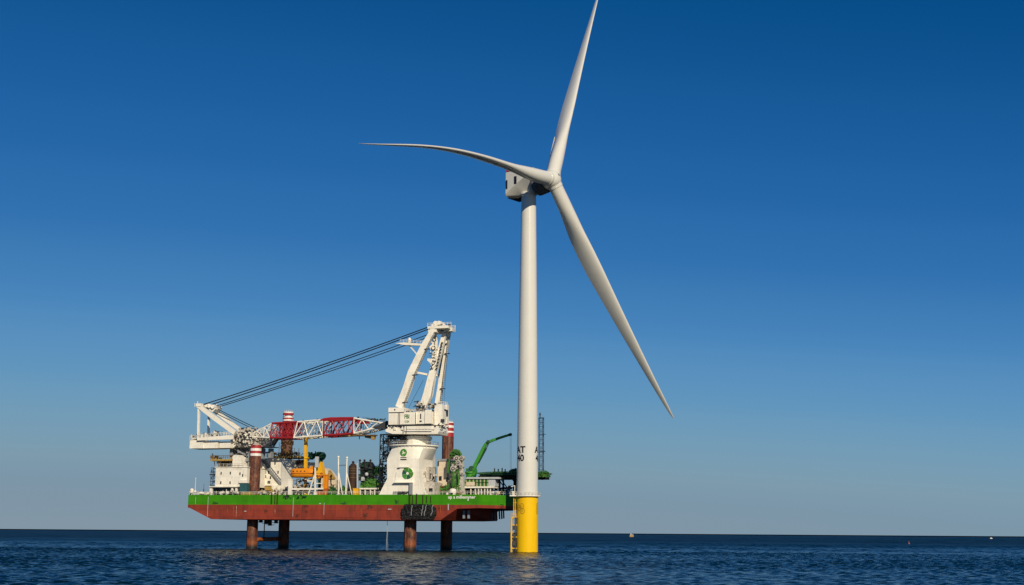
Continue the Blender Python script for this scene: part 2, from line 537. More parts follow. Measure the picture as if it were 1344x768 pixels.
WAVES_NEAR = ((26, .006, 5), (7, .005, 12), (4, .009, 24), (2.6, .013, 34), (1.75, .014, 44))
WAVES_MID = ((24, .010, 8), (14, .008, 12), (8, .014, 18), (4.8, .022, 26), (3.3, .022, 30))
WAVES_FAR = ((55, .09, 14), (34, .08, 20), (22, .05, 20))
build_sea()

# ------------------------------------------------------------------ text helpers
def text_tris(s, size, cuts=0.0, fat=0.0):
    cu = bpy.data.curves.new('tmp', 'FONT'); cu.body = s; cu.size = size
    cu.offset = fat; cu.align_x = 'CENTER'; cu.align_y = 'CENTER'; cu.resolution_u = 3
    o = bpy.data.objects.new('tmp', cu); C.objects.link(o)
    dg = bpy.context.evaluated_depsgraph_get()
    me = bpy.data.meshes.new_from_object(o.evaluated_get(dg))
    bm = bmesh.new(); bm.from_mesh(me)
    if cuts:
        for _ in range(6):
            es = [e for e in bm.edges if e.calc_length() > cuts]
            if not es: break
            bmesh.ops.subdivide_edges(bm, edges=es, cuts=1)
            bmesh.ops.triangulate(bm, faces=bm.faces)
    bm.verts.index_update()
    vs_ = [(v.co.x, v.co.y) for v in bm.verts]
    fs = [tuple(v.index for v in f.verts) for f in bm.faces]
    bm.free(); bpy.data.meshes.remove(me)
    bpy.data.objects.remove(o); bpy.data.curves.remove(cu)
    return vs_, fs

# ================================================================== WIND TURBINE
TY = 450.0
TB = at_y(691.6, 724.4, TY); TX = TB.x
def tz(py, px=692): return at_y(px, py, TY).z
def mpp(py): return (at_y(693, py, TY) - at_y(692, py, TY)).length      # metres per photo pixel at the tower
Z_TP = tz(651); Z_TOP = tz(255, 695)
R_TP = 14.35 * mpp(690); R_T0 = 14.1 * mpp(640); R_T1 = 9.6 * mpp(262)
turb = thing('wind_turbine', 'tall white offshore wind turbine standing on a yellow pile', 'wind turbine', (TX, TY, 0), ship=False)
def ring(cx, cy, z, r, n=64): return [(cx + r * math.cos(2 * PI * i / n), cy + r * math.sin(2 * PI * i / n), z) for i in range(n)]
b = MB()
b.loft([ring(TX, TY, -8, R_TP), ring(TX, TY, tz(711), R_TP), ring(TX, TY, Z_TP, R_TP)])
pile = b.build('foundation_pile', 'pile_yellow', turb)
b = MB()
zs = [Z_TP + (Z_TOP - Z_TP) * i / 24 for i in range(25)]
def rt(z):
    t = (z - Z_TP) / (Z_TOP - Z_TP)
    return R_T0 + (R_T1 - R_T0) * t ** 1.25
rs = []
for i, z in enumerate(zs): rs.append(ring(TX, TY, z, rt(z), 72))
b.loft(rs)
tower = b.build('tower', 'turbine_white', turb)
# identification letters round the tower, three times
for k in range(3):
    for s, py in (('AT', 591.3), ('40', 602.2)):
        vs_, fs = text_tris(s, 8.4 * mpp(595) * 1.40, .35, .09)
        rr = rt(tz(py)) + .03
        a0 = R(-43.5 + 118 * k)
        b = MB()
        b.add([(TX + rr * math.sin(a0 + x / rr), TY - rr * math.cos(a0 + x / rr), tz(py) + y) for x, y in vs_], fs)
        b.build('tower_lettering', 'letter_black', tower)
# faded round marks on the pile
for a0, py in ((-30, 665), (-27, 671), (68, 664), (66, 671), (-48, 667)):
    b = MB(); n = 22; rr = R_TP + .025
    for ri, ro in ((.62, .82), (.18, .3)):
        vs_ = []
        for i in range(n):
            for q in (ri, ro):
                x, z = q * math.cos(2 * PI * i / n) * 1.1, q * math.sin(2 * PI * i / n) * 1.3
                t = R(a0) + x / rr
                vs_.append((TX + rr * math.sin(t), TY - rr * math.cos(t), tz(py) + z))
        b.add(vs_, [(2 * i, 2 * i + 1, 2 * ((i + 1) % n) + 1, 2 * ((i + 1) % n)) for i in range(n)])
    b.build('pile_marking', 'mark_dark', pile, smooth=0)
# working platform
b = MB()
RP = 17.6 * mpp(650)
b.loft([ring(TX, TY, Z_TP - .25, RP - .25), ring(TX, TY, Z_TP - .2, RP), ring(TX, TY, Z_TP + .12, RP), ring(TX, TY, Z_TP + .16, RP - .1)])
b.box((TX - RP - 1.4, TY - 2.6, Z_TP - .2), (TX - RP + 1.2, TY + .4, Z_TP + .14))
plat = b.build('work_platform', 'rail_white', turb)
b = MB()
n = 22
pr = [(TX + (RP - .15) * math.cos(2 * PI * i / n), TY + (RP - .15) * math.sin(2 * PI * i / n), Z_TP + .16) for i in range(n + 1)]
b.rail(pr, 1.15, .05, 5.0)
b.rail([(TX - RP + 1, TY - 2.5, Z_TP + .14), (TX - RP - 1.3, TY - 2.5, Z_TP + .14), (TX - RP - 1.3, TY + .3, Z_TP + .14)], 1.15, .05, 1.0)
b.build('platform_railing', 'rail_white', plat)
b = MB()
b.box((TX - RP - .6, TY - 2.0, Z_TP + .14), (TX - RP + .1, TY - 1.3, Z_TP + 1.5))
b.tube((TX - RP + .3, TY - 2.2, Z_TP + .1), (TX - RP + .3, TY - 2.2, Z_TP + 3.4), .12)
b.tube((TX - RP + .3, TY - 2.2, Z_TP + 3.4), (TX - RP - 1.0, TY - 2.4, Z_TP + 3.0), .10)
b.build('platform_davit', 'rail_white', plat)
# access ladder and boat landing on the left of the pile
xl = at_y(675, 665, TY).x
b = MB()
for dx in (-.25, .35):
    b.tube((xl + dx, TY - 1.2, tz(678)), (xl + dx, TY - 1.2, Z_TP + 1.0), .10, 6)
z = tz(678)
while z < Z_TP: 
    b.tube((xl - .25, TY - 1.2, z), (xl + .35, TY - 1.2, z), .05, 5); z += .4
for zz in (tz(660), tz(670)): b.tube((xl, TY - 1.2, zz), (TX - R_TP + .2, TY - .6, zz), .09, 6)
b.build('access_ladder', 'landing_yellow', turb)
b = MB()
xf = at_y(671, 700, TY).x
zt = tz(679)
for yy in (-2.6, .2):
    b.path([(xf, TY + yy, -3), (xf, TY + yy, zt - .9), (xf + .3, TY + yy, zt - .3), (xf + .9, TY + yy, zt)], .27, 10)
    for zz in (1.2, 5.0, 9.0):
        b.tube((xf, TY + yy, zz), (TX - R_TP * .9, TY + yy * .5, zz), .16, 8)
zz = .6
while zz < zt + .8:
    b.tube((xf + .5, TY - 1.6, zz), (xf + .5, TY - .8, zz), .05, 5); zz += .45
for dy in (-1.6, -.8): b.tube((xf + .5, TY + dy, 0), (xf + .5, TY + dy, zt + 1), .08, 6)
landing = b.build('boat_landing', 'landing_yellow', turb)
b = MB()
b.box((xf - .3, TY - 2.9, zt - .1), (TX - R_TP + .3, TY + .5, zt + .08))
b.rail([(TX - R_TP, TY - 2.8, zt + .1), (xf - .2, TY - 2.8, zt + .1), (xf - .2, TY + .4, zt + .1)], 1.1, .06, 1.0)
b.build('rest_platform', 'landing_yellow', turb)
b = MB()
for dy, zz in ((-2.3, 4.5), (-2.2, 7.4), (-2.5, 2.2)):
    b.box((xf + .5, TY + dy, zz), (xf + 1.3, TY + dy + .7, zz + 1.5)); 
b.tube((xf + 1.35, TY - 1.9, -2), (xf + 1.35, TY - 1.9, zt), .22, 8)
b.build('cable_conduit', 'dark_grey', turb)

# nacelle, hub and blades
AZ, TILT = R(50.7), R(8.0)
NV = Vector((math.sin(AZ) * math.cos(TILT), -math.cos(AZ) * math.cos(TILT), math.sin(TILT)))   # rotor axis, upwind
E2 = Vector((0, 0, 1)).cross(NV).normalized()
E3 = NV.cross(E2)
NA = Vector((math.sin(AZ), -math.cos(AZ), 0)); NS = -E2                                       # nacelle axis, side seen in the photo
TOPX = at_y(695.6, 258, TY).x
ntop = Vector((TX, TY, Z_TOP))
HUB = at_y(724.6, 235.6, TY - 7.0)
def nac(t, s, h): return ntop + NA * t + NS * s + Vector((0, 0, h))
b = MB()
prof = []
for t, hc, wb, hb, ht, wt in ((-7.4, .7, 4.2, -.1, 8.4, 4.2), (-7.1, .3, 4.3, -.3, 8.6, 4.4), (-2.6, 2.9, 1.9, -.2, 8.7, 4.5), (2.0, 5.4, .9, 0, 8.6, 4.5), (5.0, 5.6, 1.5, .4, 8.2, 4.2), (5.6, 5.6, 1.5, .8, 7.9, 3.9)):
    s2 = [(wt - .5, ht), (wt, ht - .5), (wt + .1, hc), (wb, hb), (wb - .6, hb - .3)]
    prof.append([nac(t, s, h) for s, h in s2] + [nac(t, -s, h) for s, h in reversed(s2)])
b.loft(prof)
nacl = b.build('nacelle', 'turbine_white', turb, smooth=25)
for t0, t1, h0, h1, in ((-6.7, -6.2, 2.2, 5.2), (-3.0, -2.0, 3.3, 6.0)):
    b = MB()
    for k in range(6):
        hh = h0 + (h1 - h0) * k / 6
        b.add([nac(t0, 4.66, hh), nac(t1, 4.66, hh), nac(t1, 4.70, hh + .38), nac(t0, 4.70, hh + .38)], [(0, 1, 2, 3)])
    b.add([nac(t0 - .1, 4.64, h0 - .1), nac(t1 + .1, 4.64, h0 - .1), nac(t1 + .1, 4.64, h1 + .1), nac(t0 - .1, 4.64, h1 + .1)], [(0, 1, 2, 3)])
    b.build('nacelle_vent', 'window_dark', nacl, smooth=0)
b = MB()
for s in (1,):
    pp = [nac(-7.0, 3.2, 8.5), nac(-7.0, 4.35, 8.5), nac(-2.5, 4.35, 8.5), nac(-2.5, 3.2, 8.5)]
    qq = [p + Vector((0, 0, .95)) for p in pp]
    b.add(pp + qq, [(0, 1, 2, 3), (4, 5, 6, 7), (0, 1, 5, 4), (1, 2, 6, 5), (2, 3, 7, 6), (3, 0, 4, 7)])
b.build('red_marking', 'red', nacl)
b = MB()
for k in range(9):
    t = -7.0 + k * .75
    b.beam(nac(t, 3.5, -1.0), nac(t, -3.5, -1.0), .12, .25)
for s in (-3.2, -1.1, 1.1, 3.2): b.beam(nac(-7.0, s, -1.0), nac(-1.0, s, -1.0), .14, .3)
b.build('underside_frame', 'dark_grey', nacl)
b = MB()
b.lathe((TX, TY, Z_TOP - .5), [(R_T1 + .05, 0), (R_T1 + .35, .1), (R_T1 + .35, .5), (R_T1 + .1, .9)], 40)
b.build('yaw_ring', 'turbine_white', turb)
b = MB()
def around(c, r, n=36): return [c + E2 * (r * math.cos(2 * PI * i / n)) + E3 * (r * math.sin(2 * PI * i / n)) for i in range(n)]
hs = (HUB - ntop).dot(NV)
b.loft([around(HUB - NV * 7.0, 3.6), around(HUB - NV * 4.2, 3.75), around(HUB - NV * 3.2, 3.3)])
for k in range(14):                                       # cables and ducts hanging under the generator
    a = -PI / 2 + (k - 6) * .14
    p0 = HUB - NV * 6.6 + (E2 * math.cos(a) + E3 * math.sin(a)) * 3.9
    p1 = HUB - NV * (2.8 + (k % 3) * .4) + (E2 * math.cos(a + .1) + E3 * math.sin(a + .1)) * (3.5 + (k % 2) * .3)
    b.tube(p0, p1, .16, 6)
b.build('generator_housing', 'housing_grey', turb)
b = MB()
b.loft([around(HUB - NV * 3.1, 2.5), around(HUB - NV * 2.6, 3.0), around(HUB - NV * 1.2, 3.35), around(HUB, 3.4), around(HUB + NV * 1.3, 3.1), around(HUB + NV * 2.3, 2.4), around(HUB + NV * 2.9, 1.4), around(HUB + NV * 3.05, .4)])
hub = b.build('hub', 'turbine_white', turb, smooth=60)
b = MB()
b.tube(HUB + NV * 2.8 + E3 * .9, HUB + NV * 3.5 + E3 * 1.0, .35, 10)
b.build('hub_sensor', 'pale_grey', hub)

PSI = R(26.4); RB_LEN = 99.3
def interp(x, tab):
    for (x0, y0), (x1, y1) in zip(tab[:-1], tab[1:]):
        if x <= x1:
            t = max(0, (x - x0) / (x1 - x0)); t = t * t * (3 - 2 * t) if len(tab) < 6 else t
            return y0 + (y1 - y0) * t
    return tab[-1][1]
CH = [(0, 4.9), (.05, 4.95), (.10, 5.2), (.16, 5.9), (.22, 6.5), (.28, 6.8), (.36, 6.7), (.5, 5.5), (.65, 4.2), (.8, 2.8), (.92, 1.7), (.98, .9), (1, .15)]
TH = [(0, 4.9), (.05, 4.9), (.09, 4.85), (.145, 4.3), (.195, 3.3), (.25, 2.55), (.3, 2.3), (.425, 1.75), (.52, 1.5), (.614, 1.2), (.75, .95), (.88, .55), (.97, .25), (1, .04)]
def blade(psi, bend, pre, twist0, twist1, panel):
    D = (E3 * math.cos(psi) + E2 * math.sin(psi)).normalized()
    T = NV.cross(D).normalized()
    b = MB(); rings = []; info = []
    NS_ = 46
    for k in range(NS_):
        s = (k / (NS_ - 1)) ** .9
        r = 2.2 + s * (RB_LEN - 2.2)
        ch, th = interp(s, CH), interp(s, TH)
        c = HUB + D * r + T * bend(s) + NV * (pre * s * s)
        tw = R(twist0 + (twist1 - twist0) * min(1, s * 1.2))
        cd = NV * math.cos(tw) + T * math.sin(tw)          # leading edge direction
        td = -NV * math.sin(tw) + T * math.cos(tw)
        blend = min(1, max(0, (s - .04) / .18)); blend = blend * blend * (3 - 2 * blend)
        ringp = []
        n = 36
        for i in range(n):
            a = 2 * PI * i / n
            # circle to airfoil
            xc, yc = math.cos(a) * .5, math.sin(a) * .5
            x = (1 + math.cos(a)) / 2                       # 1 = leading edge
            yt = (math.sin(a)) * .5 * (math.sqrt(max(0, x)) ** 1.1 * 1.0)
            xa, ya = x - .62, yt * 1.15
            X_ = (xc * (1 - blend) + xa * blend) * ch
            Y_ = (yc * (1 - blend) + ya * blend) * th
            ringp.append(c + cd * X_ + td * Y_)
        rings.append(ringp); info.append((s, c, cd, td, ch, th, blend))
    b.loft(rings)
    ob = b.build('blade', 'turbine_white', turb, smooth=50)
    col = MB()
    rr = [HUB + D * 1.6, HUB + D * 3.1, HUB + D * 3.25]
    nn = 36
    rg = []
    for c, q in zip(rr, (2.62, 2.62, 2.5)):
        rg.append([c + NV * (q * math.cos(2 * PI * i / nn)) + T * (q * math.sin(2 * PI * i / nn)) for i in range(nn)])
    col.loft(rg)
    col.build('root_collar', 'turbine_white', ob)
    # trailing edge panel near the root
    p = MB(); va = []
    if not panel: return D, T
    sel = [q for q in info if .06 < q[0] < .225]
    for s, c, cd, td, ch, th, bl in sel:
        te = -(4.25 + (s - .2) * 1.5)
        va += [c + cd * (te + .38) + td * .05, c + cd * te + td * .05, c + cd * te - td * .05, c + cd * (te + .38) - td * .05]
    for s, c, cd, td, ch, th, bl in sel[::3]:
        p.beam(c - cd * 2.0, c - cd * 3.6, .12)
    n = len(sel)
    fs = []
    for k in range(n - 1):
        for i in range(4):
            j = (i + 1) % 4
            fs.append((4 * k + i, 4 * k + j, 4 * k + 4 + j, 4 * k + 4 + i))
    fs += [(0, 1, 2, 3), tuple(range(4 * n - 4, 4 * n))]
    p.add(va, fs)
    p.build('trailing_edge_panel', 'rail_white', ob)
    return D, T
_s = np.array([.978, .878, .749, .614, .521, .425, .298, .247, .145, .092])
_b = np.array([4.52, 2.80, .95, -.58, -1.29, -1.59, -1.31, -1.15, -.25, .04]) + 1.0 * _s ** 2 + .15
_A = np.stack([_s ** 4, _s ** 3, _s ** 2, _s], 1)
BEND = list(np.linalg.lstsq(_A, _b, rcond=None)[0]) + [0.0]
blade_dbg = []
for k in range(3):
    psi = PSI + k * 2 * PI / 3
    D = E3 * math.cos(psi) + E2 * math.sin(psi)
    T = NV.cross(D)
    px, py = project(HUB + D * RB_LEN)
    if px < 600: sag = lambda s: float(np.polyval(BEND, s))     # the level blade sags under its own weight
    elif py < 200: sag = lambda s: 1.0 * s * s
    else: sag = lambda s: 0.0
    pitch = (18, 8) if px < 600 else ((3, 8) if py < 200 else (12, 6))
    blade(psi, sag, 3.0, *pitch, px > 600 and py < 200)
    blade_dbg.append((round(px), round(py), T[:]))
print('BLADES', blade_dbg, 'hub', project(HUB), 'hs', hs)
#==SHIP==
# ================================================================== JACK-UP VESSEL
BF, BB = -6.0, 42.0
zd = pt(540, 649.2, BF).z; zg = pt(540, 662.6, BF).z; zr = pt(540, 667.5, BF).z; zk = pt(540, 682.6, BF).z
aL = pt(247, 655, BF).x; aK = pt(277, 681, BF).x; aC = pt(629, 655, BF).x
BT = 13.0
aT = pt(692, 655, BT).x
aCk = pt(578, 682, BF).x; aTk = pt(645, 682, 16).x
def front_b(px):
    """across-ship position of the deck edge seen at this column of the photograph"""
    for i in range(60):
        bb = BF + i * .5
        a = pt(px, 650, bb).x
        if a <= aC or bb >= BF + (a - aC) * (BT - BF) / (aT - aC): return bb
    return BT
ship = thing('jack_up_vessel', 'green and red jack-up vessel raised out of the water on four rusty legs', 'ship', (0, 0, 0))
b = MB()
def outline(z, al, ac, at, bt=BT): return [(al, BF, z), (ac, BF, z), (at, bt, z), (at, 23, z), (ac, BB, z), (al, BB, z)]
zo = pt(645, 669, 13).z; aS = pt(262, 673.5, BF).x
rings = [outline(zd, aL, aC, aT), outline(zg, aL, aC, aT), outline(zr + .2, aL, aC, aT), outline(zo, aL + (aK - aL) * .1, pt(600, 669, BF).x, aTk, 16), outline(zk, aK, aCk, aTk, 16)]
for k in range(4):
    b.loft([rings[k], rings[k + 1]], 0 if k == 0 else 1, caps=False)
b.add(rings[0], [tuple(range(6))], 2)
b.add(rings[4], [tuple(reversed(range(6)))], 3)
hull = b.build('hull', ['hull_green', 'hull_red', 'deck_green', 'hull_under'], ship, smooth=0)
# name, paint lines, pipes and marks on the side
vs_, fs = text_tris('up a millesnyner', 2.5, 0, .05)
w = max(v[0] for v in vs_) - min(v[0] for v in vs_)
p0 = pt(588, 652.5, BF); p1 = pt(624, 652.5, BF)
k = (p1.x - p0.x) / w
b = MB(); zc = pt(606, 652.6, BF).z
b.add([((p0.x + p1.x) / 2 + x * k, BF - .03, zc + y * .62) for x, y in vs_], fs)
b.build('ship_name', 'letter_white', hull, smooth=0)
b = MB()
for px, y0, y1, w in ((273.4, 652, 678, .16), (257, 652, 662, .12), (385.2, 653, 678, .16), (425.5, 660, 676, .14), (588.5, 661.5, 669.5, .30), (614.3, 655, 657.5, .5)):
    q = pt(px, y0, BF); r = pt(px, y1, BF)
    b = MB(); b.box((q.x - w / 2, BF - .02, r.z), (q.x + w / 2, BF + .01, q.z)); b.build('paint_line', 'pale_grey', hull, smooth=0)
for px, py, L_, h in ((511.5, 668.4, 1.3, .28), (420, 661, .7, .3), (322, 671, .8, .3)):
    q = pt(px, py, BF); b = MB(); b.box((q.x - L_ / 2, BF - .02, q.z - h / 2), (q.x + L_ / 2, BF + .01, q.z + h / 2)); b.build('paint_line', 'pale_grey', hull, smooth=0)
b = MB()
for px, y0, y1, r in ((537.9, 646, 661.5, .26), (541.8, 650, 661, .12), (547, 648, 661, .2), (555.2, 649, 661.5, .16), (560, 651, 660, .12), (565.5, 651, 660, .12), (356.8, 646, 661, .22), (361.2, 647, 661, .14), (364.5, 645, 661, .22)):
    q = pt(px, y0, BF - .3); r_ = pt(px, y1, BF - .3)
    b = MB(); b.tube((q.x, BF - .3, q.z), (q.x, BF - .3, r_.z), r, 8); b.box((q.x - .1, BF - .2, q.z - 2), (q.x + .1, BF, q.z - 1.8)); b.build('side_pipe', 'dark_rust', hull)
rnd = random.Random(5)
b = MB()                                                     # scuffs and dark stains with ragged edges
for px, py, s_, n in ((281.5, 660, .5, 8), (401, 664, .5, 7), (402, 671, .35, 8), (478.5, 676, .5, 8), (484, 664, .6, 5), (452, 661.5, .5, 7), (348, 670, .35, 7), (521, 658.5, .45, 8), (390, 676, .45, 9), (577, 666, .4, 4)):
    q = pt(px, py, BF); b = MB(); m_ = 5 * n
    lo_, hi_ = (zk + .3, zg - .1) if py >= 662 else (zg + .1, zd - .2)
    vv = []
    for j in range(m_):
        r_ = s_ * rnd.choice((.25, .5, .9, 1.3, 1.9)); t = 2 * PI * j / m_
        vv.append((q.x + 1.7 * r_ * math.cos(t), BF - .012, min(hi_, max(lo_, q.z + 1.1 * r_ * math.sin(t) - (.6 * rnd.random() if math.sin(t) < -.3 else 0)))))
    b.add(vv + [(q.x, BF - .012, min(hi_, max(lo_, q.z)))], [(j, (j + 1) % m_, m_) for j in range(m_)])
    b.build('rubbed_stain', 'deck_green' if py < 662 else 'hull_under', hull, smooth=0)
rnd = random.Random(23)
for px, y0, L_, w_, mt_ in ((306.5, 665, 3.6, .22, 'rust_orange'), (310.6, 664, 4.0, .16, 'tarp_beige'), (299, 668, 1.6, .3, 'rust_orange'), (329, 666, 2.0, .2, 'hull_under'), (361, 669, 1.7, .14, 'tarp_beige'), (397, 665, 3.9, .3, 'hull_under'), (393, 674, 1.8, .25, 'hull_under'), (440, 664, 3.0, .16, 'hull_under'), (474, 667, 3.2, .2, 'rust_orange'), (500, 664, 3.8, .14, 'hull_under'), (517, 665, 2.4, .25, 'hull_under'), (285, 669, 2.0, .2, 'rust_orange'), (578, 664, 2.6, .3, 'rust_orange'), (466, 662.8, 2.2, .35, 'hull_under')):
    q = pt(px, y0, BF); b = MB(); vv = []
    n_ = 7; lean = rnd.uniform(-.25, .25)
    for k in range(n_ + 1):
        z_ = max(zk + .25, q.z - L_ * k / n_); h_ = w_ * (1 - .7 * k / n_) * rnd.uniform(.6, 1.3) / 2
        vv += [(q.x - h_ + lean * k / n_, BF - .016, z_), (q.x + h_ + lean * k / n_, BF - .016, z_)]
    b.add(vv, [(2 * k, 2 * k + 1, 2 * k + 3, 2 * k + 2) for k in range(n_)])
    b.build('rust_run', mt_, hull, smooth=0)
# tugger frames under the bow flare
b = MB()
for px, y0, y1, bb in ((647.5, 667, 683, 16.5), (651.5, 667, 682.6, 16), (655, 667, 681.6, 16), (658, 667, 681.3, 15.5), (660.6, 667, 680.5, 16)):
    q = pt(px, y0, bb); r_ = pt(px, y1, bb)
    b = MB(); b.beam((q.x, bb, q.z + .6), (r_.x + .2, bb, r_.z), .5, .42); b.build('bow_fin', 'hull_under', hull)
b = MB()
for px in (607.9, 614.2):
    q = pt(px, 670, BF + 3); r_ = pt(px, 680.5, BF + 3)
    b.box((q.x - .35, BF + 3.6, r_.z), (q.x + .35, BF + 4.3, q.z))
b.build('sky_gap_block', 'sky_gap_grey', hull)  # solid blocks in sky colour, standing for sky seen through hull openings

def leg_z(px, b_, ys): return [pt(px, y, b_).z for y in ys]
RED, WHT = (.33, .018, .022), (.74, .72, .68)
def bands(px, b_, spec):
    """spec from the top down: (py, colour) where each colour starts; returned from the lowest up"""
    out = []
    ys = [y for y, _ in spec]
    for i in range(len(spec) - 1, -1, -1):
        pass
    zs_ = [pt(px, y, b_).z for y in ys]
    res = []
    for i in range(len(spec) - 1, 0, -1):
        res.append((zs_[i], spec[i - 1][1]))
    return res
leg_material('leg_paint_lf', bands(336, 0, [(585, WHT), (586, RED), (589.4, WHT), (593, RED), (596, WHT), (599, None)]) if False else [(z, c) for z, c in
             bands(336, 0, [(584, RED), (589.6, WHT), (592.8, RED), (596.2, WHT), (599.2, RED)])], None)
leg_material('leg_paint_lb', bands(378, 25, [(540, WHT), (543, RED), (545.8, WHT), (549.4, RED), (551.8, WHT), (553.6, RED), (577.5, RED)]), None)
leg_material('leg_paint_rb', bands(590, 36, [(553, WHT), (556, RED), (559.2, WHT), (562.8, RED), (566.2, WHT), (569.2, RED), (574.5, RED)]), None)
leg_material('leg_paint_rf', [(60, WHT)], None)
legs = {}
for key, px, py, b_, r, top in (('lf', 331, 700, 0, 1.95, 584.5), ('lb', 372.5, 700, 25, 2.0, 541), ('rf', 538.3, 700, 0, 2.1, 640), ('rb', 585.9, 700, 36, 2.12, 554)):
    a = pt(px, py, b_).x
    zt = pt(px + 4, top, b_).z
    b = MB()
    b.lathe((a, b_, 0), [(r, -8), (r, zt - .3), (r - .05, zt), (r * .8, zt + .02)], 40)
    for i in range(8):                                       # rack teeth and guide strips down the sides
        t = 2 * PI * i / 8 + .3
        b.box((a + r * math.cos(t) - .08, b_ + r * math.sin(t) - .08, -6), (a + r * math.cos(t) + .08, b_ + r * math.sin(t) + .08, zt - .5))
    legs[key] = (a, b_, r, zt, b.build('leg', 'leg_paint_' + key, ship))
for key in ('lb', 'rb'):
    a, b_, r, zt, o = legs[key]; b = MB()
    b.path([(a + r * .85 * math.cos(2 * PI * i / 16), b_ + r * .85 * math.sin(2 * PI * i / 16), zt + .7) for i in range(17)], .05, 5)
    for i in range(12):
        t = 2 * PI * i / 12
        b.tube((a + r * .85 * math.cos(t), b_ + r * .85 * math.sin(t), zt), (a + r * .85 * math.cos(t), b_ + r * .85 * math.sin(t), zt + .7), .06, 5)
    b.build('leg_top_rail', 'pale_grey', ship)
# brace, pipe and brackets between the left legs
b = MB()
a0 = legs['lf'][0]; a1 = legs['lb'][0]
b.tube((a0 + 1.5, .6, pt(350, 708.5, 0).z), (a1 - 1.6, 24, pt(350, 708.5, 0).z + .25), .75, 12)
b.build('leg_brace', 'rust_orange', ship)
b = MB()
q = pt(347.3, 684, 10); r_ = pt(347.3, 706, 10)
b.tube((q.x, 10, zk), (q.x, 10, r_.z), .2, 8)
for px, py in ((342, 685), (349, 687), (354, 689), (362, 686)):
    c = pt(px, py, 12); b.box((c.x - .5, 11.6, c.z - .3), (c.x + .7, 12.4, zk)); b.tube((c.x - 1.5, 12, c.z), (c.x + 2, 12, c.z), .1, 6)
b.build('underside_pipe', 'dark_grey', ship)
# railing along the deck edge
b = MB()
pts_ = [(aL + .2, BF + .2, zd), (aC, BF + .2, zd), (aT - .4, BT + .2, zd)]
b.rail([pts_[0], (pt(356, 650, BF).x, BF + .2, zd)], 1.15, .05, 2.2)
b.rail([(pt(366, 650, BF).x, BF + .2, zd), (pt(497, 650, BF).x, BF + .2, zd)], 1.15, .05, 2.2)
b.rail([(pt(557, 650, BF).x, BF + .2, zd), pts_[1], pts_[2]], 1.15, .05, 2.2)
b.rail([(aL + .2, BF + .2, zd), (aL + .2, BB - .2, zd)], 1.15, .05, 2.2)
b.build('deck_railing', 'rail_white', ship)

# ---- accommodation on the left
def windows(parent, name, mat, lst, b_, w, h):
    for px, py in lst:
        q = pt(px, py, b_); m_ = MB()
        m_.box((q.x - w / 2, b_ - .06, q.z - h / 2), (q.x + w / 2, b_ + .03, q.z + h / 2))
        o = m_.build(name, mat, parent, smooth=0)
b = MB()
b.pbox(282.7, 613.4, 324, 638.8, -3.5, 14)
b.pbox(284, 638.8, 322, 651, -.5, 13)
b.pbox(281.8, 612.6, 325, 613.6, -3.8, 14.3)
dh = b.build('deckhouse', 'ship_white', ship)
windows(dh, 'window', 'window_dark', [(290.3, 621.2), (302.4, 621), (289.8, 633.6), (302, 633.6), (315, 621.8), (318.5, 624)], -3.5, .45, 1.0)
b = MB(); b.pbox(278, 639.6, 303, 645.2, -.62, -.45)
b.build('glazed_front', 'window_blue', dh)
for x0, x1 in ((275.0, 278.2), (303.4, 305.4), (308.8, 310.8)):
    b = MB(); b.pbox(x0, 638.8, x1, 651, -3.4, -2.6); b.build('pillar', 'ship_white', dh)
b = MB(); b.pbox(274.5, 638.2, 312, 639.4, -4, -.6); b.build('canopy', 'ship_white', dh)
b = MB()
b.pbox(313.5, 630, 324.2, 634, -4.2, -3.4, 0); b.pbox(314.6, 634, 324, 645.5, -3.9, -1, 1); b.pbox(316, 646, 329, 651, -4.5, -2, 2)
b.build('side_locker', ['ship_white', 'teal', 'ochre'], dh)
b = MB()
b.rail([(pt(283, 613, -3.6).x, -3.6, pt(283, 612.6, -3.8).z), (pt(324, 613, -3.6).x, -3.6, pt(324, 612.6, -3.8).z)], 1.1, .06, 1.6)
p = pt(285, 612.6, -1); q = pt(304, 606, 8)
b.clutter((p.x, -1, p.z), (q.x, 8, q.z + .6), 46, 3, 3, .3, 1.3)
b.clutter((pt(316, 612, -2).x, -2, p.z), (pt(329, 606, 8).x, 8, p.z + 1.2), 26, 4, 3, .3, 1.2)
b.build('roof_equipment', ['grimy_white', 'ochre', 'dark_grey'], dh)
b = MB()
b.pbox(276, 602.6, 305, 604.8, -3, 8, 0)
b.rail([(pt(276, 602.5, -2.9).x, -2.9, pt(290, 602.6, -3).z), (pt(304.5, 602.5, -2.9).x, -2.9, pt(290, 602.6, -3).z)], 1.3, .09, .9, 1)
for px in (281, 288, 296, 303): 
    q = pt(px, 604.8, -1); b.tube((q.x, -1, q.z), (q.x + .6, -1, pt(px, 613, -1).z), .16, 6, m=1)
b.clutter((pt(277, 602, -1).x, -1, pt(277, 602, -1).z), (pt(287, 602, 6).x, 6, pt(277, 598, -1).z), 16, 6, 2, .3, .9)
b.build('bridge_wing', ['ochre', 'brown'], dh)
b = MB()
b.pprism([(305, 613), (305, 599.5), (307, 597.4), (313, 597.2), (315.5, 600.5), (316.4, 606), (318.5, 613)], -2.6, 3)
b.build('funnel', 'ship_white', dh)
# stair tower left of the deckhouse
b = MB()
p = pt(276, 650, 2); q = pt(281.5, 650, 2); zt = pt(279, 614, 2).z
b.lattice(((p.x + q.x) / 2, 3, zd), ((p.x + q.x) / 2, 3, zt), q.x - p.x, 2.2, 8, .09, .06)
for k in range(1, 6):
    z = zd + (zt - zd) * k / 6
    b.box((p.x - .4, 1.8, z), (q.x + .3, 4.2, z + .12))
b.pbox(274.8, 622.2, 283, 623.6, 1.5, 4.5)
b.build('stair_tower', 'dark_grey', ship)
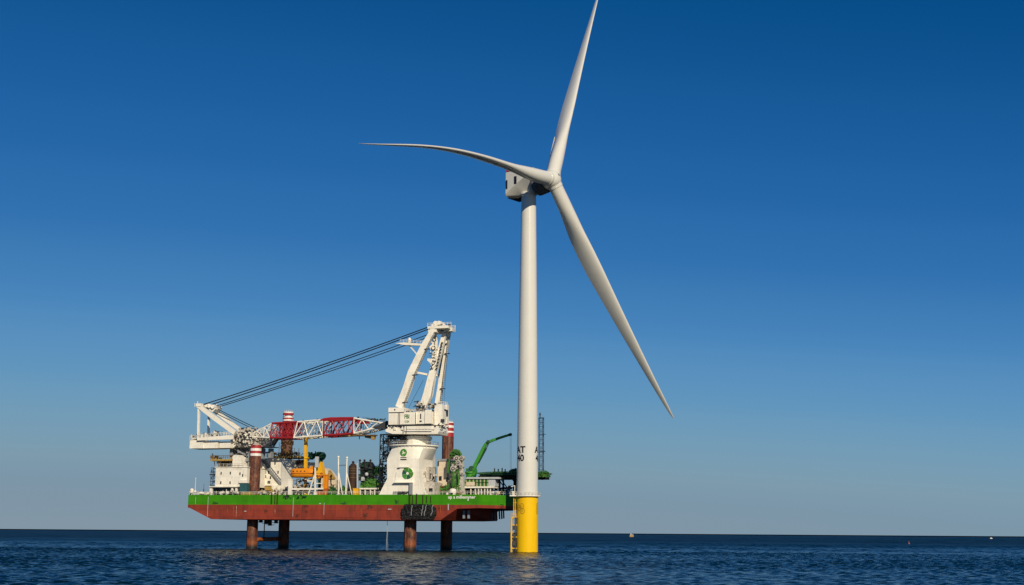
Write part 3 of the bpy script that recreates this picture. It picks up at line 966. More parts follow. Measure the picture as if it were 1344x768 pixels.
# second block behind the front left leg
b = MB()
b.pbox(341, 601.5, 368.5, 637.5, 11, 21)
b.pbox(341, 637.5, 356.5, 651, 11.5, 20)
b.pbox(356, 637.2, 384, 651, 10, 20)
blk = b.build('cabin_block', 'ship_white', ship)
windows(blk, 'window', 'window_dark', [(345, 620), (348.5, 620), (352.5, 620), (345, 625.5), (348.5, 625.5), (355, 627), (345.5, 631), (352, 633), (354, 633), (361, 608), (347.5, 609), (365, 620)], 11, .5, 1.1)
b = MB(); b.pbox(341, 638, 356, 650, 10.7, 11.4); b.build('dark_entrance', 'window_dark', blk)
b = MB(); b.pbox(347.5, 638.5, 356, 643.8, 9.6, 10.6); b.build('winch_housing', 'ochre', blk)
b = MB()
p = pt(344, 603, 10.6); q = pt(369, 634, 10.6)
for dz in (0, 1.1):
    b.beam((p.x, 10.6, p.z + dz), (q.x, 10.6, q.z + dz), .12, .18)
b.beam((p.x, 10.4, p.z - .5), (q.x, 10.4, q.z - .5), 1.0, .25)
for k in range(14):
    t = k / 13; c = p.lerp(q, t); b.tube((c.x, 10.6, c.z - .4), (c.x, 10.6, c.z + 1.1), .05, 5)
b.build('outside_stair', 'grey', blk)
# working platform round the back left leg
b = MB()
p = pt(350, 600.5, 20); q = pt(393, 600.5, 20)
a1 = legs['lb'][0]
b.box((p.x, 20, pt(370, 600.8, 20).z), (q.x, 23, pt(370, 598.6, 20).z))
b.box((p.x, 27, pt(370, 600.8, 20).z), (q.x, 30, pt(370, 598.6, 20).z))
b.box((p.x, 23, pt(370, 600.7, 20).z), (a1 - 2.2, 27, pt(370, 598.7, 20).z)); b.box((a1 + 2.2, 23, pt(370, 600.7, 20).z), (q.x, 27, pt(370, 598.7, 20).z))
zz = pt(370, 598.6, 20).z
b.rail([(p.x, 20.1, zz), (q.x, 20.1, zz)], 1.2, .12, .8, 1)
b.clutter((p.x, 20.5, zz), (q.x, 22.5, zz + 1.3), 60, 9, 2, .25, .8)
for px in (366, 386, 392):
    c = pt(px, 598, 21); b.tube((c.x, 21, zz), (c.x, 21, pt(px, 588 if px != 366 else 581, 21).z), .13, 6, m=1)
for px in (353, 390):
    c = pt(px, 601, 21); b.beam((c.x, 21, zz - .6), (c.x - (3 if px == 353 else -2), 24, zz - 3.5), .3, m=1)
b.build('leg_platform', ['ochre', 'brown'], ship)
b = MB(); rnd = random.Random(77)
for k in range(120):
    t = rnd.uniform(PI * .9, PI * 2.1); z = rnd.uniform(zz, pt(378, 578, 25).z); r = 2.05
    c = Vector((a1 + r * math.cos(t), 25 + r * math.sin(t), z)); e = rnd.uniform(.15, .45)
    b.box(c - Vector((e, .2, e * .8)), c + Vector((e, .25, e)), rnd.choice((0, 0, 0, 1)))
b.build('leg_guide', ['dark_rust', 'brown'], ship)
b = MB()
p = pt(387, 604, 22); q = pt(403, 603, 22)
b.prism([(p.x, p.z - 2.2), (p.x, p.z), (q.x, q.z), (q.x, q.z - .4), (p.x + 2.2, p.z - .6)], 22, 24)
b.pbox(382, 604, 387.5, 618, 21, 24, 1); b.pbox(388, 606, 401, 617, 24, 28, 1); b.pbox(404, 607, 413, 617, 22, 25, 1)
b.build('leg_jack_housing', ['dark_rust', 'grimy_white'], ship)
# boom rest: grey trestle and machinery standing behind the front left leg
b = MB()
for x0, x1 in ((301.5, 305), (325.5, 329)): b.pbox(x0, 588, x1, 613, 1, 3)
b.pbox(301.5, 588, 329, 598, 3.2, 5.2)
b.pbox(301.5, 586.4, 341, 588.6, 0 + 2.4, 6.4)
b.pbox(342, 588.6, 345, 602, 4, 6); b.pbox(352, 588.6, 356, 601, 4, 6); b.pbox(343, 593, 356, 595, 4.2, 5.6)
b.pprism([(338, 573.8 + 2), (362, 575.8), (352, 586.4), (336, 586.4)], 3, 5.5)
b.pprism([(309, 588.7), (322, 596.5), (322, 598.5), (308, 590.5)], .6, 1.4)
p = pt(303, 612, 1.5); q = pt(328, 588, 1.5)
b.clutter((p.x, .6, p.z), (q.x, 3, q.z), 50, 21, 1, .3, 1.2)
b.build('boom_rest', 'grey', ship)
b = MB()
p = pt(341, 586.2, 1); q = pt(357, 586.2, 1)
b.box((p.x, .5, p.z - .2), (q.x, 7, p.z))
b.rail([(p.x, .6, p.z), (q.x, .6, p.z)], 1.1, .06, 1.2)
b.beam((q.x - .5, 3, p.z), (pt(365, 576.5, 3).x, 3, pt(365, 576.5, 3).z), .5)
b.build('rest_walkway', 'dark_grey', ship)
# helideck on the bow
hc = pt(675, 623.5, 19)
b = MB(); R_H = 12.6
oct_ = [(hc.x + R_H * math.cos(PI / 8 + k * PI / 4), 19 + R_H * math.sin(PI / 8 + k * PI / 4)) for k in range(8)]
b.prism(oct_, hc.z - .5, hc.z + .35, 'z')
hd = b.build('helideck', 'dark_green', ship, smooth=0)
b = MB()
oo = [(hc.x + (R_H + 1.3) * math.cos(PI / 8 + k * PI / 4), 19 + (R_H + 1.3) * math.sin(PI / 8 + k * PI / 4)) for k in range(8)]
for k in range(8):
    p0, p1, q0, q1 = oct_[k], oct_[(k + 1) % 8], oo[k], oo[(k + 1) % 8]
    n = 9
    for i in range(n + 1):
        t = i / n
        c = Vector((p0[0] + (p1[0] - p0[0]) * t, p0[1] + (p1[1] - p0[1]) * t, hc.z + .1)); d = Vector((q0[0] + (q1[0] - q0[0]) * t, q0[1] + (q1[1] - q0[1]) * t, hc.z + .55))
        b.tube(c, d, .09, 5)
    b.tube((*q0, hc.z + .55), (*q1, hc.z + .55), .1, 5)
    for f in (.35, .7):
        b.tube((p0[0] + (q0[0] - p0[0]) * f, p0[1] + (q0[1] - p0[1]) * f, hc.z + .1 + .45 * f), (p1[0] + (q1[0] - p1[0]) * f, p1[1] + (q1[1] - p1[1]) * f, hc.z + .1 + .45 * f), .06, 5)
b.build('safety_net', 'leaf_green', hd)
b = MB()
for sx, sy in ((-9, -5), (-3, -8), (3, -8), (8, -4), (-6, 6), (5, 6), (0, 0)):
    top = Vector((hc.x + sx, 19 + sy, hc.z - .5))
    b.tube((min(top.x, aT - 2), max(top.y, 10), zd), top, .32, 8)
    b.tube((min(top.x + 4, aT - 2), max(top.y, 10), zd), top + Vector((-1.5, 0, 0)), .2, 6)
for sy in (-8, -3, 3, 8): b.beam((hc.x - 11, 19 + sy, hc.z - 1.0), (hc.x + 11, 19 + sy, hc.z - 1.0), .3, .9)
for sx in (-8, -3, 3, 8): b.beam((hc.x + sx, 9, hc.z - 1.05), (hc.x + sx, 29, hc.z - 1.05), .3, .8)
b.build('support_frame', 'black', hd)
b = MB()
p = pt(650, 650, 9)
b.clutter((p.x - 1, 10, zd), (aT - 3, 15, zd + 3.2), 46, 31, 4, .4, 1.5)
b.clutter((p.x, 9, hc.z + .35), (p.x + 8, 14, hc.z + 1.2), 0, 30, 1, .3, .9)
b.build('bow_machinery', ['black', 'dark_green', 'dark_grey', 'grimy_white'], ship)
b = MB()
for px, h in ((649, 1.8), (654, 1.6), (659, 1.9), (663, 1.5)):
    c = pt(px, 620, 12); b.tube((c.x, 12, hc.z + .3), (c.x, 12, hc.z + .3 + h), .22, 7)
    b.box((c.x - .5, 11.7, hc.z + .3), (c.x + .5, 12.3, hc.z + 1.0))
b.build('helideck_fitting', 'black', hd)

# ================================================================== CRANE AROUND THE FRONT RIGHT LEG
CB = 2.6
cx_ = pt(542.5, 600, CB).x
crane = thing('pedestal_crane', 'large white slewing crane with a red and white lattice boom lowered to its rest', 'crane', (cx_, CB, zd))
zA = pt(540, 647.8, -5.6).z
def rect_ring(x0, x1, y0, y1, z, n=8):
    c = [(x0, y0), (x1, y0), (x1, y1), (x0, y1)]
    out = []
    for k in range(4):
        p, q = c[k], c[(k + 1) % 4]
        for i in range(n): out.append((p[0] + (q[0] - p[0]) * i / n, p[1] + (q[1] - p[1]) * i / n, z))
    return out
def circ_ring(cx, cy, r, z, n=8):
    return [(cx + r * math.cos(-3 * PI / 4 + 2 * PI * i / (4 * n)), cy + r * math.sin(-3 * PI / 4 + 2 * PI * i / (4 * n)), z) for i in range(4 * n)]
def ax(px, py, bb=-5.6): return pt(px, py, bb).x
zl = lambda py: pt(530, py, -5.6).z
b = MB()
yb = 11.0
b.loft([rect_ring(ax(497.5, 647.6), ax(556, 647.6), -5.6, yb, zd), rect_ring(ax(503, 638), ax(553, 638), -5.6, yb, zl(638)), rect_ring(ax(508, 628), ax(550, 629), -5.6, yb, zl(628.5)),
        rect_ring(ax(508, 602), ax(550, 602), -5.6, yb, zl(602)), circ_ring(cx_, CB, 8.35, zl(588)), circ_ring(cx_, CB, 8.35, zl(585))])
ped = b.build('pedestal', 'crane_white', crane, smooth=22)
# emblems, added shade slab, balcony
def disc(mb, cx, cz, r0, r1, y, t0, t1, m, n=20):
    vs_ = []
    for i in range(n + 1):
        t = t0 + (t1 - t0) * i / n
        vs_ += [(cx + r0 * math.cos(t), y, cz + r0 * math.sin(t)), (cx + r1 * math.cos(t), y, cz + r1 * math.sin(t))]
    mb.add(vs_, [(2 * i, 2 * i + 1, 2 * i + 3, 2 * i + 2) for i in range(n)], m)
b = MB(); q = pt(530, 594, -5.6); 
for k in range(3):
    t = k * 2 * PI / 3 + .5
    disc(b, q.x, q.z, .72, 1.3, -5.86, t, t + 1.95, 0)
    disc(b, q.x + .3 * math.cos(t), q.z + .3 * math.sin(t), .1, .42, -5.865, t - .4, t + 1.9, 1)
b.build('small_emblem', ['emblem_green', 'net_green'], ped, smooth=0)
b = MB()
for py, w, h in ((600.7, 4.2, .30), (603.3, 4.3, .42)):
    q = pt(529.6, py, -5.6); b.box((q.x - w * .27, -5.66, q.z - h / 2), (q.x + w * .27, -5.55, q.z + h / 2))
b.build('emblem_caption', 'letter_black', ped, smooth=0)
b = MB()
b.prism([(-5.55, zl(612)), (-6.6, zl(613.2)), (-6.6, zl(613.8)), (-5.55, zl(613))], ax(523, 613), ax(535.5, 613), 'x')
b.build('recess_shade_slab', 'crane_white', ped)  # added slab: its cast shadow stands for the shaded top of an arched recess
b = MB()
x0, x1 = ax(516.6, 633, -6.4), ax(541.5, 633, -6.4)
b.box((x0, -7.0, zl(633.9)), (x1, -5.5, zl(632.8)))
b.prism([(x0 + .3, zl(632.8)), (x1 - .3, zl(632.8)), (x1 - .3, zl(617)), (x1 - 2.2, zl(614)), (x0 + 2.6, zl(614)), (x0 + .8, zl(619))], -6.05, -5.5)
bal = b.build('balcony', 'crane_white', ped)
b = MB(); b.box((ax(537.6, 640, -6.4), -6.7, zd), (ax(541.0, 640, -6.4), -5.9, zl(633.9))); b.build('balcony_post', 'grey', ped)
b = MB(); q = pt(534.8, 621.4, -6.1)
for k in range(6):
    t = k * PI / 3 + .3
    disc(b, q.x, q.z, .5, 2.02 + .16 * (k % 2), -6.10, t, t + 1.0, (0, 2, 1, 0, 1, 2)[k])
disc(b, q.x, q.z, .0, .47, -6.105, 0, 2 * PI, 3)
b.build('large_emblem', ['emblem_green', 'emblem_dark', 'net_green', 'letter_white'], ped, smooth=0)
b = MB()
b.rail([(ax(517, 647), -6.2 + .1, zd), (ax(537, 647), -6.1, zd)], 1.1, .06, .7)
b.clutter((ax(520, 647), -6.0, zd), (ax(536, 647), -5.7, zd + .9), 16, 17, 1, .2, .6)
b.build('foot_railing', 'dark_grey', ped)
# right-hand annex with windows and the tower block beside it
b = MB()
xa = ax(556, 640)
xr = ax(550, 620) + .02
b.box((xr - 1.0, -2.5, zd), (pt(576, 640, 2).x, 9, pt(565, 633, 0).z))
b.box((xr - .5, 0.5, pt(565, 633, 0).z), (xr + 1.3, 8, pt(565, 612.5, 0).z))
b.clutter((xr, -1.5, pt(565, 632.8, 0).z), (xr + 3.6, 6, pt(565, 618, 0).z), 20, 41, 1, .3, 1.0)
an = b.build('side_annex', 'grimy_white', ped)
for w0, w1 in (((xr + .6, -2.56, zd + .8), (xr + 1.4, -2.45, zd + 2.2)), ((xr + 2.6, -2.56, zd + 1.0), (xr + 4.0, -2.45, zd + 2.3)),
               ((xr + 1.25, 1.5, pt(565, 629, 0).z), (xr + 1.34, 2.6, pt(565, 617, 0).z)), ((xr + 1.25, 4.0, pt(565, 630, 0).z), (xr + 1.34, 6.2, pt(565, 622, 0).z))):
    b = MB(); b.box(w0, w1); b.build('annex_window', 'window_dark', an, smooth=0)
# flange gallery, turret and turntable
b = MB()
b.lathe((cx_, CB, 0), [(8.3, zl(585.2)), (9.1, zl(584.6)), (9.1, zl(583.2)), (8.3, zl(582.8))], 48)
for i in range(40):
    t = 2 * PI * i / 40
    b.box((cx_ + 8.5 * math.cos(t) - .12, CB + 8.5 * math.sin(t) - .12, zl(586.4)), (cx_ + 8.5 * math.cos(t) + .12, CB + 8.5 * math.sin(t) + .12, zl(585.0)))
gal = b.build('gallery', 'crane_white', crane)
b = MB(); n = 30
b.rail([(cx_ + 9.0 * math.cos(2 * PI * i / n), CB + 9.0 * math.sin(2 * PI * i / n), zl(583.2)) for i in range(n + 1)], 1.1, .05, 3)
b.build('gallery_railing', 'rail_white', gal)
tx = pt(548, 577, CB).x
b = MB()
b.lathe((tx, CB, 0), [(5.0, zl(583)), (4.9, zl(575)), (5.3, zl(574.5)), (5.3, zl(571.8)), (4.8, zl(571))], 44)
b.build('turret', 'crane_white', crane)
b = MB()
x0, x1 = pt(506, 565, -5).x, pt(575.5, 565, -5).x
b.pprism([(527, 569.6), (574.5, 569.6), (576, 566), (574.5, 559), (518, 559), (506, 563.5), (506, 566.5), (515, 569.6)], -5, 5)
b.pprism([(531, 566), (566, 566), (566, 559.2), (531, 559.2)], -5.5, -5.0)
for k in range(20):
    q = pt(533 + k * 1.9, 563.6, -5.5); b.box((q.x, -5.56, q.z - .12), (q.x + .3, -5.5, q.z + .12), 1)
for px in (529.5, 533.4): 
    q = pt(px, 558, -5.6); r_ = pt(px, 569, -5.6); b.tube((q.x, -5.55, q.z), (q.x, -5.55, r_.z), .09, 6, m=1)
p = pt(507, 562, -4.8); q = pt(530, 558, -4.8)
b.clutter((p.x, -5.2, p.z - .4), (q.x, -4.6, q.z), 24, 51, 2, .25, .9)
p = pt(566, 562, -4.8); q = pt(582, 557.6, -4.8)
b.clutter((p.x, -5.2, p.z), (q.x, 2, q.z), 22, 52, 2, .25, .9)
b.build('turntable', ['crane_white', 'dark_grey'], crane)
# dark access lattice left of the turret and the tower standing under it
b = MB()
p = pt(507, 570, -2); q = pt(534, 582, -2)
for k in range(5):
    z = p.z + (q.z - p.z) * k / 4
    b.box((p.x, -2.4, z), (q.x, 1.5, z + .12)); b.rail([(p.x, -2.3, z), (q.x, -2.3, z)], 1.0, .06, 1.0)
b.clutter((p.x, -2, q.z), (q.x, 2, p.z), 60, 53, 1, .3, .9)
b.pbox(506, 569.6, 522, 571.2, -4.5, 6)
b.build('access_gallery', 'dark_grey', crane)
b = MB()
p = pt(506, 640, -3); c0 = pt(505.5, 640, -1)
b.lattice((c0.x, -1.5, zd), (c0.x, -1.5, pt(505, 570.5, -1.5).z), 3.0, 3.0, 9, .2, .13)
b.clutter((c0.x - 1.2, -2.8, zd + 2), (c0.x + 2.2, -.4, pt(505, 578, -1).z), 70, 54, 1, .3, .9)
b.build('stair_tower', 'black', crane)
# machinery house
b = MB()
b.pbox(510, 541.2, 545, 557.2, -6, 8)
b.pbox(509.8, 535, 529.6, 541.0, -6.2, 4)
b.pbox(546, 540, 566, 556.4, -5.2, 7)
b.pbox(557.6, 538, 566, 556, -5.6, -5.1)
house = b.build('machinery_house', 'crane_white', crane)
b = MB()
for px in (522.6, 524.4, 545.4): b.pbox(px - .35, 541.6, px + .35, 557, -6.06, -5.98)
b.pbox(510.5, 541, 530, 541.7, -6.25, -5.98); b.pbox(512, 557.3, 566, 558.6, -5.8, 6)
b.pbox(517.2, 536.8, 518.8, 538.8, -6.27, -6.15)
b.pbox(551.3, 543, 552.7, 550, -5.27, -5.15); b.pbox(550.5, 552, 553.4, 554, -5.27, -5.15)
b.build('panel_gap', 'dark_grey', house, smooth=0)
for s_, py, h in (('FBI', 546.8, 5.6), ('CCEA', 553.3, 2.9)):
    vs_, fs = text_tris(s_, 2.0, 0, .07)
    w = max(v[0] for v in vs_) - min(v[0] for v in vs_); hh = max(v[1] for v in vs_) - min(v[1] for v in vs_)
    q = pt(534.1, py, -6); mw = pt(537.3, py, -6).x - pt(530.9, py, -6).x; mh = h * .272
    b = MB(); cyy = (max(v[1] for v in vs_) + min(v[1] for v in vs_)) / 2
    b.add([(q.x + x * mw / w, -6.03, q.z + (y - cyy) * mh / hh) for x, y in vs_], fs)
    b.build('house_sign', 'letter_green', house, smooth=0)
b = MB()
zt = pt(535, 541.2, -6).z
b.rail([(pt(530, 541, -5.8).x, -5.8, zt), (pt(566, 540, -5.0).x, -5.1, zt)], 1.1, .06, 1.4)
b.clutter((pt(531, 540, -4).x, -4, zt), (pt(541, 538, 0).x, 3, zt + .9), 14, 55, 2, .3, .9)
b.clutter((pt(543, 540, -4).x, -4, zt), (pt(556, 528, 0).x, 3, pt(550, 528, 0).z), 60, 56, 2, .25, 1.0)
b.clutter((pt(560, 540, -3).x, -3, zt), (pt(575, 530, 0).x, 4, pt(570, 530, 0).z), 46, 57, 2, .25, 1.0)
b.build('roof_winch', ['grimy_white', 'dark_grey'], house)
b = MB()
b.pprism([(570, 557), (570, 536), (573, 531), (580, 530.5), (581.5, 548), (579.5, 557.4)], -3, .5, 0)
b.pbox(583.4, 531, 586.6, 556.5, 2.5, 4.5, 0)
b.pbox(566.5, 542, 572, 556, -2, 3, 1)
b.pbox(580.5, 537, 583.2, 545, -1, 3, 1); b.pbox(578.6, 550, 581.6, 554, -3.4, -2, 1)
b.rail([(pt(575, 530.5, -2).x, -2, pt(575, 530.5, -2).z), (pt(587, 530.5, 3).x, 3, pt(575, 530.5, -2).z)], 1.1, .07, 1.0)
p = pt(575, 557.5, -2); b.box((p.x - 4, -3.2, p.z - .2), (p.x + 2.4, 1.5, p.z))
b.clutter((pt(575, 562, 0).x, -2, pt(575, 562, 0).z), (pt(583, 558, 0).x, 3, pt(575, 558, 0).z), 12, 58, 2, .4, 1.1)
b.build('mast_foot', ['crane_white', 'dark_grey'], crane)
# mast: two struts and the middle one, with the head on top
b = MB()
def bm_(l, bs, m=0):
    """box strut through photograph points: (px, py, b, width px, depth m)"""
    for (x0, y0, b0, w0, d0), (x1, y1, b1, w1, d1) in zip(l[:-1], l[1:]):
        bs.beam(pt(x0, y0, b0), pt(x1, y1, b1), d0, w0 * .272, m, d1, w1 * .272)
def strut(name, mat, l):
    m_ = MB()
    def rg(i):
        x, y, bb, w, d = l[i]
        p = pt(x, y, bb)
        q0 = Vector(pt(*l[max(i - 1, 0)][:3])); q1 = Vector(pt(*l[min(i + 1, len(l) - 1)][:3]))
        t = (q1 - q0).normalized(); n = Vector((t.z, 0, -t.x)).normalized(); w_ = w * .272 / 2
        return [p - n * w_ + Vector((0, -d / 2, 0)), p + n * w_ + Vector((0, -d / 2, 0)), p + n * w_ + Vector((0, d / 2, 0)), p - n * w_ + Vector((0, d / 2, 0))]
    m_.loft([rg(i) for i in range(len(l))])
    return m_.build(name, mat, crane, smooth=20)
strut('mast_leg', 'crane_white', [(524.5, 535, -4, 9.5, 2.2), (534.6, 510, -3.5, 9.8, 2.2), (541, 489, -3.2, 9.6, 2.2), (557.5, 454, -2.6, 8.2, 2), (566.5, 438, -2.2, 6.5, 1.8), (569.5, 431, -2, 6, 1.8)])
strut('mast_leg', 'crane_white', [(574.8, 531, 6, 7, 2), (577.8, 510, 6, 6.2, 1.8), (584.3, 462, 5.5, 5.6, 1.7), (588.6, 437, 5, 5.4, 1.6), (590, 431, 5, 5.2, 1.6)])
strut('mast_strut', 'crane_white', [(555.5, 535, 2, 9, 2.2), (562, 518, 2, 11, 2.4), (566.4, 498, 2, 9.5, 2.2), (571, 481, 2, 8.5, 2), (578, 461, 2, 6, 1.8), (583.5, 438, 2, 5, 1.6)])
b = MB()
bm_([(547.6, 489.2, -3, 2.6, .6), (560, 491.6, 2, 2.6, .6)], b)
bm_([(563, 436, -2, 3, .8), (588, 437, 5, 3, .8)], b)
bm_([(573, 493, 2, 1.4, .4), (577.5, 494.6, 6, 1.4, .4)], b)
bm_([(579, 453.5, 1, 1.2, .3), (588, 450.5, 5, 1.2, .3)], b, 1)
bm_([(583.5, 452, 3, 1.5, .35), (575.8, 494, 3, 1.7, .35)], b, 1)
b.build('mast_tie', ['crane_white', 'black'], crane)
for l in ([(531.5, 528, -5.2), (544.5, 492, -4.4), (560.5, 458, -3.8), (568.5, 440, -3.2)], [(578.6, 528, 4.6), (580.6, 510, 4.6), (586.6, 464, 4.2), (589.6, 440, 3.8)]):
    b = MB()
    P_ = [pt(*q) for q in l]
    for p, q in zip(P_[:-1], P_[1:]):
        for dx in (-.3, .3): b.tube(p + Vector((dx, 0, 0)), q + Vector((dx, 0, 0)), .06, 5)
        k = int((q - p).length / .7)
        for i in range(k):
            c = p.lerp(q, i / k); b.tube(c - Vector((.3, 0, 0)), c + Vector((.3, 0, 0)), .045, 5)
        b.box(p - Vector((.9, .3, .1)), p + Vector((.9, .9, .1)))
    b.build('mast_ladder', 'dark_grey', crane)
b = MB()
b.pbox(561, 427.6, 588, 431, -3, 4)
b.pbox(584, 431.5, 593, 434.6, 0, 3)
b.pbox(562, 430, 573, 436, -2.6, 3)
b.rail([(pt(561, 427, -3).x, -3, pt(575, 427.6, -3).z), (pt(592, 427, -3).x, -3, pt(575, 427.6, -3).z)], 1.1, .06, 1.2)
b.rail([(pt(588, 431, 0).x, 0, pt(590, 431.5, 0).z), (pt(597, 431, 0).x, 0, pt(590, 431.5, 0).z)], 1.1, .06, 1.0)
for px, py, r in ((573.5, 425.5, .95), (578, 424.6, .75), (584, 428, .5), (570.5, 428, .7)):
    q = pt(px, py, 0); b.tube((q.x, -1.6, q.z), (q.x, 2.6, q.z), r, 16)
q = pt(589, 427.6, 1); b.box((q.x - .6, .4, q.z - .4), (q.x + .6, 1.6, q.z + .5), 1)
q = pt(597.4, 427, 2); r_ = pt(597.4, 435.5, 2); b.tube((q.x, 2, r_.z), (q.x, 2, q.z), .09, 6)
q = pt(579, 421.5, 1); r_ = pt(579, 428, 1); b.tube((q.x, 1, r_.z), (q.x, 1, q.z), .1, 6)
b.clutter((pt(566, 433, -2).x, -2, pt(566, 433, -2).z), (pt(590, 425, 4).x, 4, pt(566, 425.5, -2).z), 34, 61, 2, .25, .8)
b.build('mast_head', ['crane_white', 'dark_grey'], crane)
b = MB()
b.pprism([(518.5, 450.6), (530, 449.4), (558, 451.5), (558, 454), (530, 452.8)], -3.4, -1.6)
bm_([(537.2, 453.4, -2.4, 1.5, .35), (548.5, 466.6, -2.8, 1.5, .35)], b)
q = pt(537.4, 446.6, -2.5); b.lathe((q.x, -2.5, q.z), [(.3, -1), (.62, -.9), (.62, .3), (.45, .75), (.1, .95)], 14)
b.rail([(pt(526, 449.6, -2.5).x, -3.2, pt(530, 449.5, -2.5).z), (pt(557, 451, -2.5).x, -3.2, pt(557, 451.2, -2.5).z)], 1.0, .05, 1.2)
b.build('mast_walkway', 'crane_white', crane)
b = MB()
b.pprism([(567.5, 438), (571.5, 438), (573.2, 447), (573, 458), (569.5, 462), (565.5, 459.5), (563.4, 455), (567, 452), (568.5, 446)], .4, 1.6)
b.pprism([(567, 463), (573, 460), (573, 477), (568, 484), (564, 476), (560.6, 473), (561, 470.5), (566, 471)], .2, 1.8)
for px, py, r in ((569, 457, .75), (570.5, 446, .55), (568.5, 468, .6), (569, 477, .5)):
    q = pt(px, py, .2); b.tube((q.x, -.1, q.z), (q.x, .3, q.z), r, 14, m=1); b.tube((q.x, -.2, q.z), (q.x, -.1, q.z), r * .7, 14, m=0)
q = pt(565, 484, 0); r_ = pt(573, 440, 0); b.clutter((q.x, -.5, q.z), (r_.x, .2, r_.z), 34, 68, 2, .2, .6)
q = pt(576, 478, 0); r_ = pt(583, 446, 0)
for k in range(9):
    c = pt(573 + k * .9, 484 - k * 4.2, .6); b.box((c.x - .3, .3, c.z - .2), (c.x + .3, .8, c.z + .3), 1)
b.build('hoist_block', ['crane_white', 'dark_grey'], crane)
# boom
TOPL = [(327, 571.2), (357, 555.6), (390, 553.8), (424, 551), (434, 549), (464, 548.8), (508, 556.2)]
BOTL = [(327, 573.2), (354, 574.5), (385, 574.5), (424, 571.6), (447, 570.3), (464, 569), (504, 558.8)]
FB, KB = -1.4, 5.6
def ln(tab, x): return float(np.interp(x, [t[0] for t in tab], [t[1] for t in tab]))
def boom_section(name, mat, xs_t, xs_b, n, rc, rd, cross=False, extra=0, inner=None):
    m_ = MB()
    def nd(k, top, back):
        x = (xs_t[0] + (xs_t[1] - xs_t[0]) * k / n) if top else (xs_b[0] + (xs_b[1] - xs_b[0]) * k / n)
        p = pt(x, ln(TOPL if top else BOTL, x), FB)
        return Vector((p.x, KB if back else FB, p.z))
    sub = 8
    for top in (0, 1):
        for back in (0, 1):
            for k in range(n): m_.tube(nd(k, top, back), nd(k + 1, top, back), rc, 8)
    for k in range(n + 1):
        for back in (0, 1):
            if cross or k in (0, n): m_.tube(nd(k, 0, back), nd(k, 1, back), rd, 6, m=0)
        for top in (0, 1): m_.tube(nd(k, top, 0), nd(k, top, 1), rd, 6)
    for k in range(n):
        for back in (0, 1):
            mid_t = (nd(k, 1, back) + nd(k + 1, 1, back)) / 2
            if cross:
                m_.tube(nd(k, 0, back), nd(k + 1, 1, back), rd, 6); m_.tube(nd(k, 1, back), nd(k + 1, 0, back), rd, 6)
            else:
                m_.tube(nd(k, 0, back), mid_t, rd, 6); m_.tube(mid_t, nd(k + 1, 0, back), rd, 6)
        for top in (0, 1):
            m_.tube(nd(k, top, 0), nd(k + 1, top, 1), rd * .8, 6); m_.tube(nd(k, top, 1), nd(k + 1, top, 0), rd * .8, 6)
        for i in range(extra):                              # cross frames, ladders and pipes inside the truss
            t = (i + .5) / extra
            for top in (1,):
                a0 = nd(k, 0, 0).lerp(nd(k + 1, 0, 0), t); a1_ = nd(k, 1, 1).lerp(nd(k + 1, 1, 1), t)
                m_.tube(a0, a1_, rd * .55, 5, m=1)
                a0 = nd(k, 0, 1).lerp(nd(k + 1, 0, 1), t); a1_ = nd(k, 1, 1).lerp(nd(k + 1, 1, 1), t)
                m_.tube(a0, a1_, rd * .55, 5, m=1)
    return m_.build(name, [mat, inner or mat], crane)
boom_section('boom_section', 'crane_white', (328, 357), (328, 354), 3, .22, .14, True, 3, 'grimy_white')
boom_section('boom_section', 'boom_red', (357, 390), (354.2, 385), 4, .36, .18, True, 3)
boom_section('boom_section', 'crane_white', (390.5, 424), (385.4, 423), 2, .30, .2, False, 5, 'grey')
boom_section('boom_section', 'boom_red', (425, 464), (424, 463), 2, .42, .26, False, 3)
boom_section('boom_section', 'crane_white', (464.4, 507), (464.4, 503.5), 2, .30, .18, False, 4, 'grey')
b = MB()
b.pprism([(419, 551.4), (425, 548.8), (434, 547.6), (464, 547.8), (464, 549.6), (452, 552.4), (436, 552), (425, 552.6)], FB - .3, FB + .5)
b.pprism([(464, 551), (484, 552), (484, 556), (470, 557)], 3, 3.6)
b.build('boom_plate', 'boom_red', crane)
b = MB()
b.pprism([(489, 561), (507, 552.5), (509, 556), (507, 564), (500, 562.5)], -2, 6)
b.build('boom_heel', 'dark_grey', crane)
b = MB()
b.pbox(448, 570.2, 470, 572.4, -1.2, 1.4, 0); b.pbox(468, 570.6, 492, 572, -1.2, 1.4, 0)
b.pprism([(478, 571.5), (491, 571.5), (490, 576.5), (479, 574.5)], -.8, 1, 1)
b.pbox(457, 569.6, 459.6, 572.8, -1.4, -.6, 2); b.pbox(487, 573, 490.5, 577, -1.2, 0, 2)
q = pt(471.7, 573, 0); b.tube((q.x, 0, q.z), (q.x, 0, q.z - 1.0), .18, 6, m=1)
b.rail([(pt(448, 570, -1.2).x, -1.2, pt(450, 570.2, -1.2).z), (pt(492, 570, -1.2).x, -1.2, pt(450, 570.2, -1.2).z)], 1.0, .05, 1.5, 1)
b.build('boom_walkway', ['brown', 'black', 'ochre'], crane)
b = MB()
for px, h in ((470, 3), (416.5, 2), (398, 2), (487, 2.2), (492, 2.8), (495, 2)):
    y = ln(TOPL, px); q = pt(px, y, FB); b = MB(); b.box((q.x - .25, FB - .2, q.z), (q.x + .25, FB + .3, q.z + h * .272)); b.build('boom_fitting', 'dark_grey', crane)
b = MB()
b.rail([Vector((pt(x, ln(TOPL, x), FB).x, KB, pt(x, ln(TOPL, x), FB).z)) for x in (466, 480, 494, 506)], 1.1, .05, 1.6)
